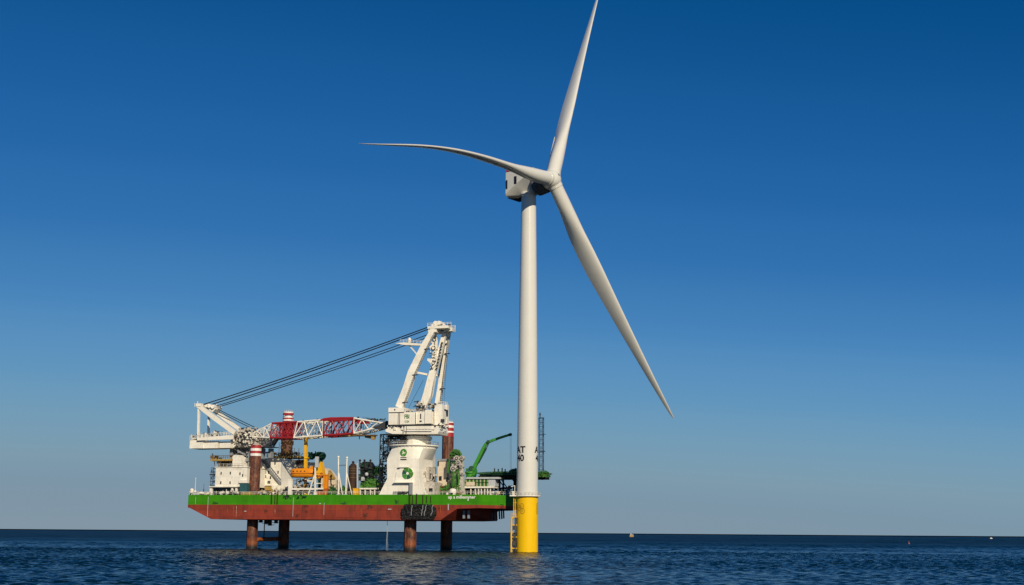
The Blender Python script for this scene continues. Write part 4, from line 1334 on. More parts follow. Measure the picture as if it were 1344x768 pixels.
b.clutter((pt(484, 553, 2).x, 0, pt(484, 551.5, 2).z), (pt(504, 549, 2).x, 4, pt(504, 549.5, 2).z), 22, 63, 1, .2, .7)
b.build('boom_railing', 'dark_grey', crane)
# boom head: box platform, inclined struts and posts on the far left
b = MB()
b.pbox(249, 577.6, 266.5, 588.6, -4, 3.5); b.pbox(266.8, 579, 286, 588.4, -3.6, 3.5); b.pbox(288, 579.5, 302.5, 588, -3.2, 3.5)
b.build('head_girder', 'crane_white', crane)
b = MB()
p = pt(258.6, 577.2, -5); q = pt(305.5, 573.2, -5)
b.pprism([(258.6, 578.2), (258.6, 574.6), (305.6, 570.8), (305.6, 576.6)], -5, -4.1)
b.pprism([(249, 577.5), (258, 574.5), (258, 575.4), (249, 578.2)], -4.2, 3)
b.build('side_girder', 'crane_white', crane)
b = MB()
for pts_, bb in (([(249, 577), (262, 575), (280, 573), (304, 570.8)], -4.6), ([(249, 576), (275, 573), (304, 570.4)], 3.5)):
    b.rail([pt(x, y, bb) for x, y in pts_], 1.15, .06, 1.0)
for px, py, h in ((254, 577, 5.5), (265.5, 575, 4.5), (282, 572.5, 8), (284.5, 572, 6), (286, 572, 6.5), (270, 573, 5)):
    q = pt(px, py, 0); b.box((q.x - .3, -.4, q.z - .4), (q.x + .3, .4, q.z + h * .272))
b.clutter((pt(256, 576, 0).x, -3, pt(256, 576, 0).z), (pt(303, 570, 0).x, 3, pt(303, 569, 0).z), 40, 64, 3, .2, .9)
b.build('head_railing', ['rail_white', 'grimy_white', 'dark_grey'], crane)
def strut_c(name, mat, l): return strut(name, mat, l)
strut_c('head_strut', 'crane_white', [(259, 531.5, -4, 5, 1.2), (283, 549.5, -4, 6.2, 1.4), (309, 568.5, -4, 6, 1.4)])
strut_c('head_strut', 'crane_white', [(279, 537.5, 4, 4.5, 1.2), (298, 551, 4, 5.5, 1.4), (318, 566, 4, 5, 1.4)])
strut_c('head_post', 'crane_white', [(260.3, 575.5, -4, 2.7, .8), (261.2, 536, -4, 2.7, .8)])
strut_c('head_post', 'crane_white', [(273.6, 570, 4, 2.5, .8), (274.2, 545, 4, 2.5, .8)])
b = MB()
b.pbox(257, 529.5, 263.5, 533.5, -4.8, -3)
b.tube(pt(259.5, 529.5, -4), pt(259.5, 526.6, -4), .14, 6); b.tube(pt(255.6, 534, -4), pt(255.8, 529, -4), .1, 6)
b.pprism([(270, 531.5), (282.5, 532), (282.5, 537), (279, 541), (270, 536)], -1, 3)
for px, py in ((272, 532.5), (276, 533), (280.5, 534)):
    q = pt(px, py, -1); b.tube((q.x, -2, q.z), (q.x, 4, q.z), .75, 14)
bm_([(262, 532, -4, 2.2, .5), (279, 534, 4, 2.2, .5)], b)
b.clutter((pt(266, 533, 0).x, -2, pt(266, 536, 0).z), (pt(282, 530, 0).x, 3, pt(282, 531, 0).z), 20, 65, 2, .2, .8)
b.build('head_sheave', ['crane_white', 'dark_grey'], crane)
b = MB()
b.pprism([(303, 587), (303, 573), (309, 566.5), (318, 563.8), (330, 563.8), (336, 567.5), (338, 573), (336, 580), (341, 587)], -.6, 4.6, 0)
p = pt(302, 587, -1.2); q = pt(338, 564, -1.2)
b.clutter((p.x, -1.8, p.z), (q.x, -.5, q.z), 190, 66, 3, .22, .95)
b.clutter((p.x + 2, -1.2, pt(310, 563, -1).z), (q.x - 1, 4, pt(310, 561.8, -1).z), 40, 67, 2, .22, .7)
b.build('head_machinery', ['grimy_white', 'dark_grey', 'ship_white'], crane)
for (x0, y0, b0), (x1, y1, b1), r in (((561.5, 429.6, -2.2), (267.5, 530.8, -2.2), .2), ((562.5, 432, 2.6), (279, 530.5, 2.6), .2), ((565, 438, -1), (283.5, 533.2, 0), .15), ((562.5, 442.5, 2), (284.5, 535, 2.4), .15),
                                     ((283, 535.6, 1), (338.5, 562.8, 1), .14), ((282.5, 537.6, 3), (334.5, 564.2, 3), .14), ((555.5, 499, 0), (536, 536, 0), .06), ((571, 484, 1), (564, 540, 1), .05), ((582.5, 470, 5.5), (580, 531, 5.5), .05), ((586.5, 470, 6), (582.5, 531, 6), .04)):
    m_ = MB(); p, q = pt(x0, y0, b0), pt(x1, y1, b1); n = 14; sag = (p - q).length * .006 if r > .09 else 0
    m_.path([p.lerp(q, i / n) - Vector((0, 0, sag * 4 * (i / n) * (1 - i / n))) for i in range(n + 1)], r, 6)
    m_.build('cable', 'cable_black', crane)

# ================================================================== THINGS ON DECK
def D(px, b_): return Vector((pt(px, 648, b_).x, b_, zd))
# lifeboat and its frame
lb = thing('lifeboat', 'long orange enclosed lifeboat lying in a white frame', 'lifeboat', D(400, 0))
b = MB()
xa, xb = pt(378.2, 621, -2).x, pt(411, 621, -2).x
zt, zb = pt(395, 614.2, -2).z, pt(395, 626.8, -2).z
rr = []
for t, k in ((0, .12), (.03, .55), (.1, .85), (.25, 1), (.75, 1), (.9, .88), (.98, .6), (1, .15)):
    x = xa + (xb - xa) * t; cz = zb + (zt - zb) * .45
    ring_ = []
    for i in range(20):
        a = 2 * PI * i / 20
        yy = 1.6 * k * math.copysign(abs(math.cos(a)) ** .7, math.cos(a)); zz = math.copysign(abs(math.sin(a)) ** .8, math.sin(a))
        ring_.append((x, .2 + yy, cz + (zz * (zt - cz) if zz > 0 else zz * (cz - zb)) * (k ** .4)))
    rr.append(ring_)
b.loft(rr); b.build('hull', 'lifeboat_orange', lb)
b = MB(); b.box((xa + .3, -1.5, zb + (zt - zb) * .42), (xb - .3, 1.9, zb + (zt - zb) * .48)); b.build('rubbing_strake', 'rust_orange', lb)
b = MB()
b.pprism([(405.6, 613.4), (411, 612), (413, 613), (413, 622), (406, 623)], -.8, 1.4); b.build('steering_dome', 'lifeboat_orange', lb)
b = MB()
for t in (.15, .3, .45, .6): b.box((xa + (xb - xa) * t, -1.42, zb + (zt - zb) * .62), (xa + (xb - xa) * t + .5, -1.36, zb + (zt - zb) * .72))
b.build('window', 'window_dark', lb)
fr = thing('boat_davit', 'white steel davit frame with a leaning brace carrying the orange lifeboat', 'davit', D(396, -3))
for x0, x1, y0 in ((378, 382.6, 629), (411.6, 415, 646)):
    b = MB(); b.pbox(x0, y0, x1, 650, -3.4, -2.4); b.build('post', 'ship_white', fr)
b = MB(); b.pbox(382, 640.6, 413, 643, -3.3, -2.7); b.pbox(413, 640.4, 424, 642.4, -3.2, -2.8); b.pbox(403, 630.5, 414, 632, -2.9, -2.5); b.pbox(414, 634, 423, 635, -2.9, -2.5)
b.build('cross_beam', 'ship_white', fr)
b = MB()
for p_, w in (([(413.8, 650, -3.2), (413.8, 613, -3.2)], 1.8), ([(413.5, 622, -3.2), (404.6, 650, -3.2)], 1.5)):
    bm_([(x, y, bb, w, .45) for x, y, bb in p_], b)
b.build('brace', 'ship_white', fr)
b = MB(); b.pbox(413.6, 599.3, 417.4, 613.5, -3.6, -2.8); b.build('upper_post', 'pale_grey', fr)
b = MB(); p = pt(383, 650, -1); q = pt(412, 628.5, -1)
b.clutter((p.x, -1.2, p.z), (q.x, 1.5, q.z), 90, 71, 5, .25, 1.0)
o = solo(b, 'deck_machinery', ['black', 'grimy_white', 'tarp_beige', 'dark_grey', 'brown'], 'jumble of dark and pale fittings under the orange lifeboat', 'machinery', D(397, 0))
# orange davit beside it
dv = thing('orange_davit', 'bright orange davit with a stout post on a rusty foot right of the lifeboat', 'davit', D(420, -1))
b = MB(); b.pprism([(414, 628), (415, 614), (419.5, 607.5), (420.5, 606), (422.5, 614), (423.3, 622), (422, 627)], -1.5, 1); b.build('arm', 'yellow', dv)
b = MB(); b.pbox(424, 623.6, 426.2, 642, -1.8, -.6); b.pbox(426.6, 623.4, 429.4, 648, -1.8, -.6); b.pbox(419, 622.6, 429.6, 624.2, -2, -.4); b.build('post', 'lifeboat_orange', dv)
b = MB(); b.pprism([(415, 650), (415.5, 645), (421, 643.5), (425, 641.5), (429.6, 641), (429.8, 650)], -2, .5)
p = pt(415.5, 628, -1); q = pt(424, 620, -1); b.clutter((p.x, -2, p.z), (q.x, -.5, q.z), 26, 72, 1, .25, .8); b.build('winch', 'rust_orange', dv)
b = MB(); rnd = random.Random(102)
p = pt(384, 650, 10); q = pt(500, 650, 10)
for k in range(7):
    z = zd + .35 + (k % 4) * .55; bb = 10 + (k // 4) * 1.2
    b.tube((p.x, bb, z), (q.x - rnd.uniform(0, 6), bb, z), rnd.uniform(.09, .18), 7, m=k % 3)
x = p.x
while x < q.x - 1:
    b.box((x, 9.8, zd), (x + .18, 11.6, zd + 2.5), 1); x += rnd.uniform(2.2, 3.6)
    if rnd.random() < .5: b.tube((x, 10, zd + .4), (x, 10, zd + rnd.uniform(2.5, 3.8)), .12, 6, m=rnd.randrange(3))
    if rnd.random() < .35: b.lathe((x + .8, 9.6, zd), [(.5, 0), (.5, .9), (.62, .95), (.62, 1.4), (.1, 1.6)], 12, m=rnd.randrange(3))
solo(b, 'pipework', ['dark_grey', 'grimy_white', 'leaf_green'], 'low bank of grey, white and green pipes across mid deck behind the lifeboat and posts', 'pipes', D(440, 10))
# yellow post under the boom
yp = thing('yellow_post', 'tall yellow square post rising from behind the lifeboat to the boom', 'post', D(401.5, 3))
b = MB()
bm_([(401.4, 650, 3, 3.8, 1.0), (401.4, 574.5, 3, 3.8, 1.0)], b); b.build('column', 'yellow', yp)
b = MB(); b.pbox(398.8, 573, 404, 575.4, 2.3, 3.7); b.pbox(399.2, 600.5, 403.8, 601.6, 2.3, 3.7); b.pbox(398, 648, 405, 650.4, 2, 4); b.build('collar', 'pile_yellow', yp)
# dark green folded crane behind
gc = thing('folded_crane', 'dark green knuckle crane folded on its pedestal behind the yellow post', 'crane', D(420, 12))
b = MB(); bm_([(420.4, 652, 12, 4.6, 1.4), (420.4, 604, 12, 5, 1.5)], b); b.build('pedestal', 'dark_green', gc)
b = MB()
b.pprism([(404.2, 598), (408, 595.5), (414, 594.6), (418, 592.8), (422, 593.4), (424.6, 596.5), (424, 600), (422, 603), (417.5, 605), (417, 600), (411, 599.6), (407, 603), (404.5, 603)], 11, 13.4)
p = pt(405, 600, 11); q = pt(423, 594, 11); b.clutter((p.x, 10.6, p.z), (q.x, 12, q.z), 40, 73, 1, .25, .8); b.build('boom', 'dark_green', gc)
b = MB(); b.pbox(409.5, 597, 411.6, 599, 10.8, 11.1); b.build('lamp', 'teal', gc)
# beige tent-like cover and pale boxes behind the davit
b = MB()
p0 = pt(432, 648, 8)
b.pprism([(421, 632), (424.5, 614), (429, 617), (435.5, 625), (440.5, 631), (441.5, 648), (421, 648)], 7, 12)
b.pprism([(430, 629), (431.5, 616.5), (433.5, 617.5), (439.5, 627.5), (439, 629)], 6.6, 7.2, 1)
q = pt(424, 640, 7); r_ = pt(441, 634, 7); b.clutter((q.x, 6.4, q.z), (r_.x, 7.2, r_.z), 16, 74, 1, .4, 1.1)
solo(b, 'covered_winch', ['tarp_beige', 'ochre'], 'beige covered winch with an ochre top right of the orange davit', 'winch', D(431, 8))
# two white raking posts
for px, top, w, bx, lab in ((444.2, 599.2, 2.2, 451, 'white braced post with rounded head, the left one of two near mid deck'), (455.4, 600.2, 2.0, 463.5, 'white braced post with rounded head in front of the dark brown tank')):
    t = thing('davit_post', lab, 'post', D(px, -3.5), 'white davit posts')
    b = MB()
    dx = 0 if px < 450 else -1.6
    q0 = pt(px + dx, 650, -3.5); q1 = pt(px, top + 1, -3.5)
    b.tube(q0, q1, .27, 10, .24); b.ball(pt(px, top + .8, -3.5), .44); b.build('column', 'ship_white', t)
    b = MB(); b.tube(pt(px + (.6 if dx == 0 else -.2), 621, -3.5), (pt(bx - 1.5, 650, -3.5)), .17, 8); b.build('brace', 'ship_white', t)
    b = MB(); q = pt(px + dx, 649, -3.5); b.box((q.x - .6, -4, zd), (q.x + .6, -3, zd + .25)); b.build('foot', 'pale_grey', t)
b = MB(); b.tube(pt(445, 610.6, -3.5), pt(455, 610.4, -3.5), .08, 6); b.tube(pt(445, 611.6, -3.5), pt(455, 611.4, -3.5), .05, 6)
solo(b, 'wire_span', 'dark_grey', 'thin dark bar strung between the two white braced posts', 'bar', D(450, -3.5))
# dark brown tank
tk = thing('rusty_tank', 'dark brown upright tank with hoops and a domed cap', 'tank', D(462.3, 0))
c = D(462.3, 0); r0 = (pt(467.6, 640, 0).x - pt(457, 640, 0).x) / 2
b = MB(); zt = pt(462, 612, 0).z; zh = pt(462, 608.5, 0).z
b.lathe((c.x, 0, 0), [(r0, zd), (r0, zt - .4), (r0 * .95, zt), (r0 * .35, zh), (.05, zh + .05)], 28); b.build('shell', 'dark_rust', tk)
b = MB(); zz = pt(462, 606.8, 0).z
b.ball((c.x, 0, zz), .5); b.tube((c.x, 0, zh - .2), (c.x, 0, zz), .3, 8); b.build('cap', 'dark_rust', tk)
b = MB()
for py in (615, 618, 622, 627): 
    z = pt(462, py, 0).z; b.lathe((c.x, 0, z), [(r0 + .01, -.1), (r0 + .08, -.08), (r0 + .08, .08), (r0 + .01, .1)], 28)
b.build('hoop', 'brown', tk)
b = MB(); bm_([(469.2, 650, -1, 1.6, .4), (469.2, 607.6, -1, 1.8, .4)], b)
solo(b, 'grey_post', 'pale_grey', 'slim grey post standing right of the dark brown tank', 'post', D(469.2, -1))
b = MB(); b.pbox(463.2, 641.2, 469.4, 650, -4.6, -3.2)
for px in (464.5, 466.3, 468.1): b.pbox(px - .25, 641, px + .25, 650, -4.66, -4.6)
b.pbox(463, 640.8, 469.6, 641.6, -4.7, -3.1)
solo(b, 'yellow_box', 'yellow', 'small yellow ribbed box on the deck edge below the dark brown tank', 'box', D(466.3, -4))
# dark green machinery with three stacks
dm = thing('hydraulic_plant', 'dark green hydraulic power unit with three stacks by the rusty tank', 'machinery', D(479, 2))
b = MB(); b.pprism([(473, 630), (472.5, 612), (476, 606), (483.5, 606), (487.5, 612), (485.5, 622), (487, 631), (473, 631)], 1, 5)
p = pt(471, 631, 1); q = pt(488, 608, 1); b.clutter((p.x, .4, p.z), (q.x, 1.4, q.z), 90, 75, 3, .25, 1.0); b.pbox(474, 630, 487, 652, 2, 4.4)
b.build('body', ['black', 'dark_green', 'dark_grey'], dm)
for px in (472.2, 478.2, 486): 
    b = MB(); q = pt(px, 613, 1); r_ = pt(px, 604.4, 1); b.tube((q.x, 1, q.z), (q.x, 1, r_.z), .26, 8); b.ball((q.x, 1, r_.z), .42); b.build('exhaust_stack', 'black', dm)
b = MB(); b.ball(pt(481.2, 622.6, .2), .7); b.pbox(474, 626, 478, 631, .3, .9); b.build('gauge_panel', 'pale_grey', dm)
b = MB()
p = pt(488, 623, 5); q = pt(499, 612.5, 5)
b.box((p.x, 5, p.z), (q.x, 8, q.z)); b.clutter((p.x, 4.4, p.z), (q.x, 5.4, q.z + .3), 44, 76, 2, .25, .9)
p2 = pt(490, 651, 6); b.box((p2.x, 5.6, zd), (p2.x + 2, 7.6, p.z))
solo(b, 'green_container', ['leaf_green', 'dark_green'], 'mottled green module raised between the three stacks and the dark stair tower', 'module', D(493, 6))
def heap(name, mats, lab, cat, x0, x1, y0, y1, b0, b1, n, seed, s0=.25, s1=.9, core=True):
    """a heap of net or hose: core mass with many small folds and loops over it"""
    m_ = MB(); rnd = random.Random(seed)
    p = pt(x0, y1, b0); q = pt(x1, y0, b0)
    if core:
        w = q.x - p.x; h = q.z - p.z
        prof = [(p.x, p.z), (p.x + w * .08, p.z + h * .5), (p.x + w * .3, p.z + h * .78), (p.x + w * .62, p.z + h * .85), (p.x + w * .9, p.z + h * .55), (q.x, p.z)]
        m_.prism(prof, b0 + .4, b1)
    for _ in range(n):
        t = rnd.random(); c = Vector((p.x + (q.x - p.x) * t, rnd.uniform(b0 - .1, b0 + .9), p.z + (q.z - p.z) * rnd.random() * (1 - .5 * abs(2 * t - 1) ** 2)))
        r = rnd.uniform(s0, s1); mm = rnd.randrange(len(mats))
        k = rnd.random()
        if k < .6:
            a, e = rnd.uniform(0, PI), rnd.uniform(0, PI)
            dx = Vector((math.cos(a), math.sin(a), .2)) * r; dz = Vector((.3 * math.cos(e), .4, math.sin(e))) * r * .6
            nrm = dx.cross(dz).normalized() * .06
            m_.add([c - dx - dz * .6, c + dx * .7 - dz, c + dx + dz * .8, c - dx * .6 + dz], [(0, 1, 2, 3)], mm)
        else:
            m_.path([c, c + Vector((rnd.uniform(-1, 1), -.2, rnd.uniform(-.4, .6))) * r, c + Vector((rnd.uniform(-1, 1), 0, rnd.uniform(-.8, .8))) * r * 1.4], .07, 5, mm)
    return solo(m_, name, mats, lab, cat, ((p.x + q.x) / 2, (b0 + b1) / 2, zd if y1 > 640 else p.z))
heap('net_heap', ['net_green', 'leaf_green'], 'light green net heaped on the white rack left of the crane pedestal', 'net', 473, 499.5, 628, 641, 0, 4, 190, 81)
rk = thing('storage_rack', 'low white rack under the light green net', 'rack', D(486, 0))
b = MB(); b.pbox(471.5, 640.4, 499.5, 642.4, -.8, 4); b.build('shelf', 'ship_white', rk)
for px in (472.5, 479, 486, 491.5, 498): 
    b = MB(); b.pbox(px - .5, 642.3, px + .5, 651, -.6, 0); b.build('leg', 'ship_white', rk)
b = MB(); p = pt(473, 650, .5); q = pt(498, 643.5, .5); b.clutter((p.x, .4, p.z), (q.x, 3, q.z), 60, 82, 4, .25, .9)
solo(b, 'stored_gear', ['black', 'grimy_white', 'dark_green', 'brown'], 'dark and pale gear stowed beneath the white rack', 'gear', D(485, 2))
b = MB(); b.pbox(488.5, 624, 499, 632, 4.2, 7); b.pbox(488, 623.4, 499.4, 624.2, 4, 7.2)
solo(b, 'white_cabinet', 'pale_grey', 'pale grey cabinet behind the light green net', 'cabinet', D(494, 5))
heap('hose_heap', ['leaf_green', 'net_green'], 'small green hose heap between the two white braced posts', 'hose', 446.5, 455, 637, 650, -3, -1, 50, 83)
heap('tarp_heap', ['leaf_green', 'dark_green', 'net_green'], 'upright green tarpaulin bundle right of the orange davit', 'tarpaulin', 431, 440.5, 638, 650, -3, -1, 50, 84)
heap('rope_pile', ['brown', 'grimy_white'], 'brown pile of rope beside the left white braced post', 'rope', 438.5, 447, 643.5, 650, -2, 0, 40, 85)
heap('mooring_rope', ['dark_green', 'black'], 'dark green rope hung over the deck edge below the lifeboat', 'rope', 372, 402, 649.2, 653.4, BF - .25, BF + .3, 70, 86, core=False)
b = MB(); p = pt(357, 650, 0); q = pt(378, 642, 0); b.clutter((p.x, -1, zd), (q.x, 4, q.z), 60, 87, 4, .3, 1.1)
solo(b, 'pump_set', ['dark_grey', 'grimy_white', 'ochre', 'tarp_beige'], 'cluttered pump set between the rusty front leg and the lifeboat frame', 'pumps', D(368, 1))
b = MB(); p = pt(280, 650, -4); q = pt(312, 646, -4); b.clutter((p.x, -4.8, zd), (q.x, -3, q.z), 60, 88, 4, .3, 1.1)
solo(b, 'mooring_gear', ['grimy_white', 'dark_grey', 'ship_white', 'black'], 'mooring gear lined up under the deckhouse canopy', 'mooring gear', D(296, -4))
b = MB(); p = pt(338, 650, -3); q = pt(356, 645, -3); b.clutter((p.x, -4.5, zd), (q.x, -3, q.z), 30, 89, 3, .3, .9)
solo(b, 'pipe_rack', ['dark_grey', 'ochre', 'grimy_white'], 'pipes and fittings at the foot of the rusty front leg', 'pipes', D(347, -3.5))
# left end: life raft canisters, bollards, poles
names_ = ['white life raft canister nearest the stern corner, raised on a stand', 'white life raft canister second from the stern corner', 'white life raft canister beside the dark thin pole', 'white life raft canister next to the deckhouse canopy']
for (px, py), lab in zip(((251.5, 646), (262.5, 647.2), (266.5, 647.6), (272.5, 647.8)), names_):
    t = thing('life_raft', lab, 'life raft', D(px, -4.6), 'life raft canisters at the stern')
    q = pt(px, py, -4.6)
    b = MB(); n = 14
    b.loft([[(q.x + dx, -4.6 + rr_ * math.cos(2 * PI * i / n), q.z + rr_ * math.sin(2 * PI * i / n)) for i in range(n)] for dx, rr_ in ((-.75, .2), (-.65, .42), (-.05, .48), (.05, .48), (.65, .42), (.75, .2))])
    b.build('canister', 'ship_white', t)
    b = MB(); b.box((q.x - .5, -4.9, zd), (q.x - .35, -4.3, q.z - .2)); b.box((q.x + .35, -4.9, zd), (q.x + .5, -4.3, q.z - .2)); b.build('cradle', 'dark_grey', t)
b = MB(); b.ball(pt(251.8, 643.6, -4.4), .75); q = pt(251.8, 645, -4.4); b.tube((q.x, -4.4, zd), (q.x, -4.4, q.z), .2, 8); b.ball(pt(256.2, 645.2, -3.6), .5)
solo(b, 'satellite_dome', 'ship_white', 'pair of white domes on short stalks at the stern corner', 'dome', D(252.5, -4.4))
b = MB(); q = pt(256.9, 628, -4); b.tube((q.x, -4, zd), (q.x, -4, q.z), .12, 7, .07); b.ball((q.x, -4, q.z), .22); 
solo(b, 'flagpole', 'ship_white', 'thin white pole standing at the stern rail', 'pole', D(256.9, -4))
b = MB(); q = pt(267.8, 635, -3); b.tube((q.x, -3, zd), (q.x, -3, q.z), .1, 7, .06); b.tube((q.x, -3, zd), (q.x, -3, zd + 2.2), .2, 7)
solo(b, 'antenna', 'dark_grey', 'thin dark pole between the stern rail and the deckhouse', 'antenna', D(267.8, -3))
for i, (px, lab) in enumerate(((254.5, 'white bollard pair left of the white pole'), (259.8, 'white bollard pair right of the white pole'), (270, 'white bollard pair left of the deckhouse canopy'))):
    t = thing('bollard', lab, 'bollard', D(px, -5.2), 'bollards along the stern')
    q = D(px, -5.2)
    for dx in (-.35, .35):
        b = MB(); b.lathe((q.x + dx, -5.2, zd), [(.2, 0), (.2, .75), (.28, .8), (.28, .95), (.1, 1.0)], 12); b.build('post', 'ship_white', t)
    b = MB(); b.box((q.x - .7, -5.5, zd), (q.x + .7, -4.9, zd + .1)); b.build('base_plate', 'dark_grey', t)
b = MB(); p = pt(258, 650, -4); q = pt(275, 646.5, -4); b.clutter((p.x, -4.2, zd), (q.x, -2, q.z), 40, 90, 3, .25, .8)
solo(b, 'windlass', ['dark_grey', 'grimy_white', 'black'], 'dark windlass and fittings behind the stern rail', 'windlass', D(266, -3))
# right: tower block, green goose-neck hose and reels
tb = thing('pump_house', 'beige two-step deck block right of the crane pedestal', 'deck block', D(580, 6))
b = MB(); b.pbox(574.2, 605, 586.6, 651, 5, 12); b.pbox(584, 621, 594, 651, 5.5, 11); b.build('wall', 'tarp_beige', tb)
b = MB(); b.pbox(573.6, 602.4, 588, 605, 4.6, 12.4); b.build('roof', 'grey', tb)
for x0, y0, x1, y1 in ((576, 625, 579.6, 631), (585.4, 626.6, 587.8, 632.4), (574.2, 606, 576, 612)):
    b = MB(); b.pbox(x0, y0, x1, y1, 4.9, 5.2); b.build('window', 'window_dark', tb)
b = MB(); b.pprism([(578, 640), (581, 638), (586, 637), (590, 634), (592.5, 640), (592.5, 650), (576.5, 650)], 3.4, 4.6); p = pt(576.5, 650, 3); q = pt(594, 637, 3); b.clutter((p.x, 2.8, zd), (q.x, 3.6, q.z), 50, 91, 3, .25, .8)
solo(b, 'valve_skid', ['leaf_green', 'net_green', 'brown'], 'green and brown valve skid at the foot of the beige deck block', 'valves', D(584, 3.4))
hr = thing('hose_tower', 'white hose tower with round reels under a green goose-neck', 'hose tower', D(600, 2))
b = MB(); b.pbox(595.5, 603, 606.4, 652, 3, 5); b.pprism([(603, 650), (603.5, 597), (607, 599), (608.2, 640), (610, 650)], 2, 3.4); b.build('column', 'grimy_white', hr)
for px, py, r in ((599.5, 601.6, 1.0), (601.5, 607.4, .95), (606, 601, .8), (595, 615, 1.1), (605.6, 612, .7), (606.5, 622, .6)):
    b = MB(); q = pt(px, py, 1.6)
    b.tube((q.x, 1.4, q.z), (q.x, 3, q.z), r, 16); b.tube((q.x, 1.25, q.z), (q.x, 1.4, q.z), r * .6, 10, m=1); b.tube((q.x, 1.2, q.z), (q.x, 1.25, q.z), r * .3, 8); b.build('reel', ['grimy_white', 'dark_grey'], hr)
b = MB()
pl = [(589, 620), (589.4, 606), (590.8, 597), (594, 592), (598, 591), (602.5, 592.5), (605, 596.5), (605.8, 600)]
b.path([pt(x, y, 2) for x, y in pl], [.32, .32, .36, .42, .48, .5, .42, .35], 10); b.pprism([(593, 600), (593, 595), (597, 592.8), (602.5, 594.6), (603, 600)], 1.9, 2.6)
b.pbox(586.6, 606, 589.6, 621, 1.6, 3); p = pt(592, 601, 1.5); q = pt(604, 592, 1.5); b.clutter((p.x, 1.2, p.z), (q.x, 2.2, q.z), 40, 92, 1, .2, .7)
b.build('goose_neck', 'leaf_green', hr)
b = MB(); rnd = random.Random(12)
for k in range(8):
    px = 593 + k * 1.3; y0 = rnd.uniform(614, 622); b.path([pt(px, y0, 1.3), pt(px + rnd.uniform(-.8, .8), 632, 1.1), pt(px + rnd.uniform(-1.5, 1.5), rnd.uniform(640, 648), 1.2)], rnd.uniform(.08, .16), 6, rnd.choice((0, 0, 1)))
b.build('hanging_hose', ['net_green', 'dark_green'], hr)
b = MB(); p = pt(590, 640, 1.8); q = pt(607, 604, 1.8); b.clutter((p.x, 1.8, p.z), (q.x, 2.8, q.z), 110, 93, 3, .25, .9); b.build('valve', ['dark_grey', 'grimy_white', 'leaf_green'], hr)
b = MB(); c = pt(594.4, 645, -3); 
b.lathe((c.x, -3, zd), [(1.05, 0), (1.0, .35), (1.2, .5), (1.3, 1.3), (1.1, 1.9), (.5, 2.2), (.1, 2.25)], 18); b.box((c.x - .35, -4.2, zd), (c.x + .35, -3.9, zd + .8), 1)
solo(b, 'vent_head', ['ship_white', 'black'], 'squat white mushroom vent with a dark mouth at the deck edge', 'vent', D(594.4, -3))
b = MB(); c = pt(586.9, 647, -3.4); b.lathe((c.x, -3.4, zd), [(.5, 0), (.45, .3), (.15, .85), (.02, .9)], 10)
solo(b, 'marker_cone', 'pink', 'tiny pale pink cone left of the white mushroom vent', 'cone', D(586.9, -3.4))
heap('rope_bundle', ['leaf_green', 'net_green', 'brown'], 'green and brown rope bundle behind the white mushroom vent', 'rope', 585, 607, 636, 650, -1, 1, 60, 94, core=False)
# shelter on the fore deck
sh = thing('deck_shelter', 'long shelter with green windows and a pale roof on the fore deck', 'shelter', D(630, 8))
b = MB(); b.pprism([(610.4, 628.6), (613, 626.4), (655, 626.2), (655.4, 628.6)], 6.4, 13); b.build('roof', 'pale_grey', sh)
b = MB(); b.pbox(606, 638.4, 648.5, 640.6, 6.2, 12.8); b.build('floor_beam', 'ship_white', sh)
b = MB(); b.pprism([(606.6, 638.4), (611, 628.6), (641, 628.6), (641, 638.4)], 7, 7.4); b.build('glazing', 'net_green', sh)
b = MB()
for k in range(13):
    x = 611.5 + k * 2.4; b.pbox(x - .3, 628.6, x + .3, 638.4, 6.8, 7.0, k % 2)
b.pbox(609, 633, 641, 633.7, 6.75, 6.95, 1); b.pbox(612, 632.5, 623, 637.5, 6.6, 6.8, 0)
b.build('mullion', ['tarp_beige', 'dark_green'], sh)
b = MB(); b.pbox(641.2, 628.6, 650, 638.4, 6.9, 12); b.build('end_panel', 'pale_grey', sh)
for px in (606.8, 617.8, 623.6, 628, 631.6, 636, 639.6, 643.5): 
    b = MB(); b.pbox(px - .45, 640.6, px + .45, 652, 6.6, 7.1); b.build('post', 'ship_white', sh)
b = MB(); p = pt(608, 652, 9); q = pt(623, 641.5, 9); b.box((p.x, 9, zd), (q.x, 12, q.z), 0); p = pt(624, 652, 8.4); q = pt(648, 641.5, 8.4); b.clutter((p.x, 8, zd), (q.x, 9.5, q.z), 90, 95, 4, .3, .9)
solo(b, 'stacked_stores', ['black', 'tarp_beige', 'ship_white', 'brown'], 'pale boxes and stores packed beneath the fore deck shelter', 'stores', D(634, 9))
b = MB(); p = pt(648, 650, 10); q = pt(664, 645, 10); b.clutter((p.x, 9, zd), (q.x, 11, q.z), 46, 96, 3, .3, .9)
solo(b, 'anchor_winch', ['grimy_white', 'dark_rust', 'tarp_beige'], 'low pale anchor winch by the bow rail under the helideck', 'winch', D(656, 10))
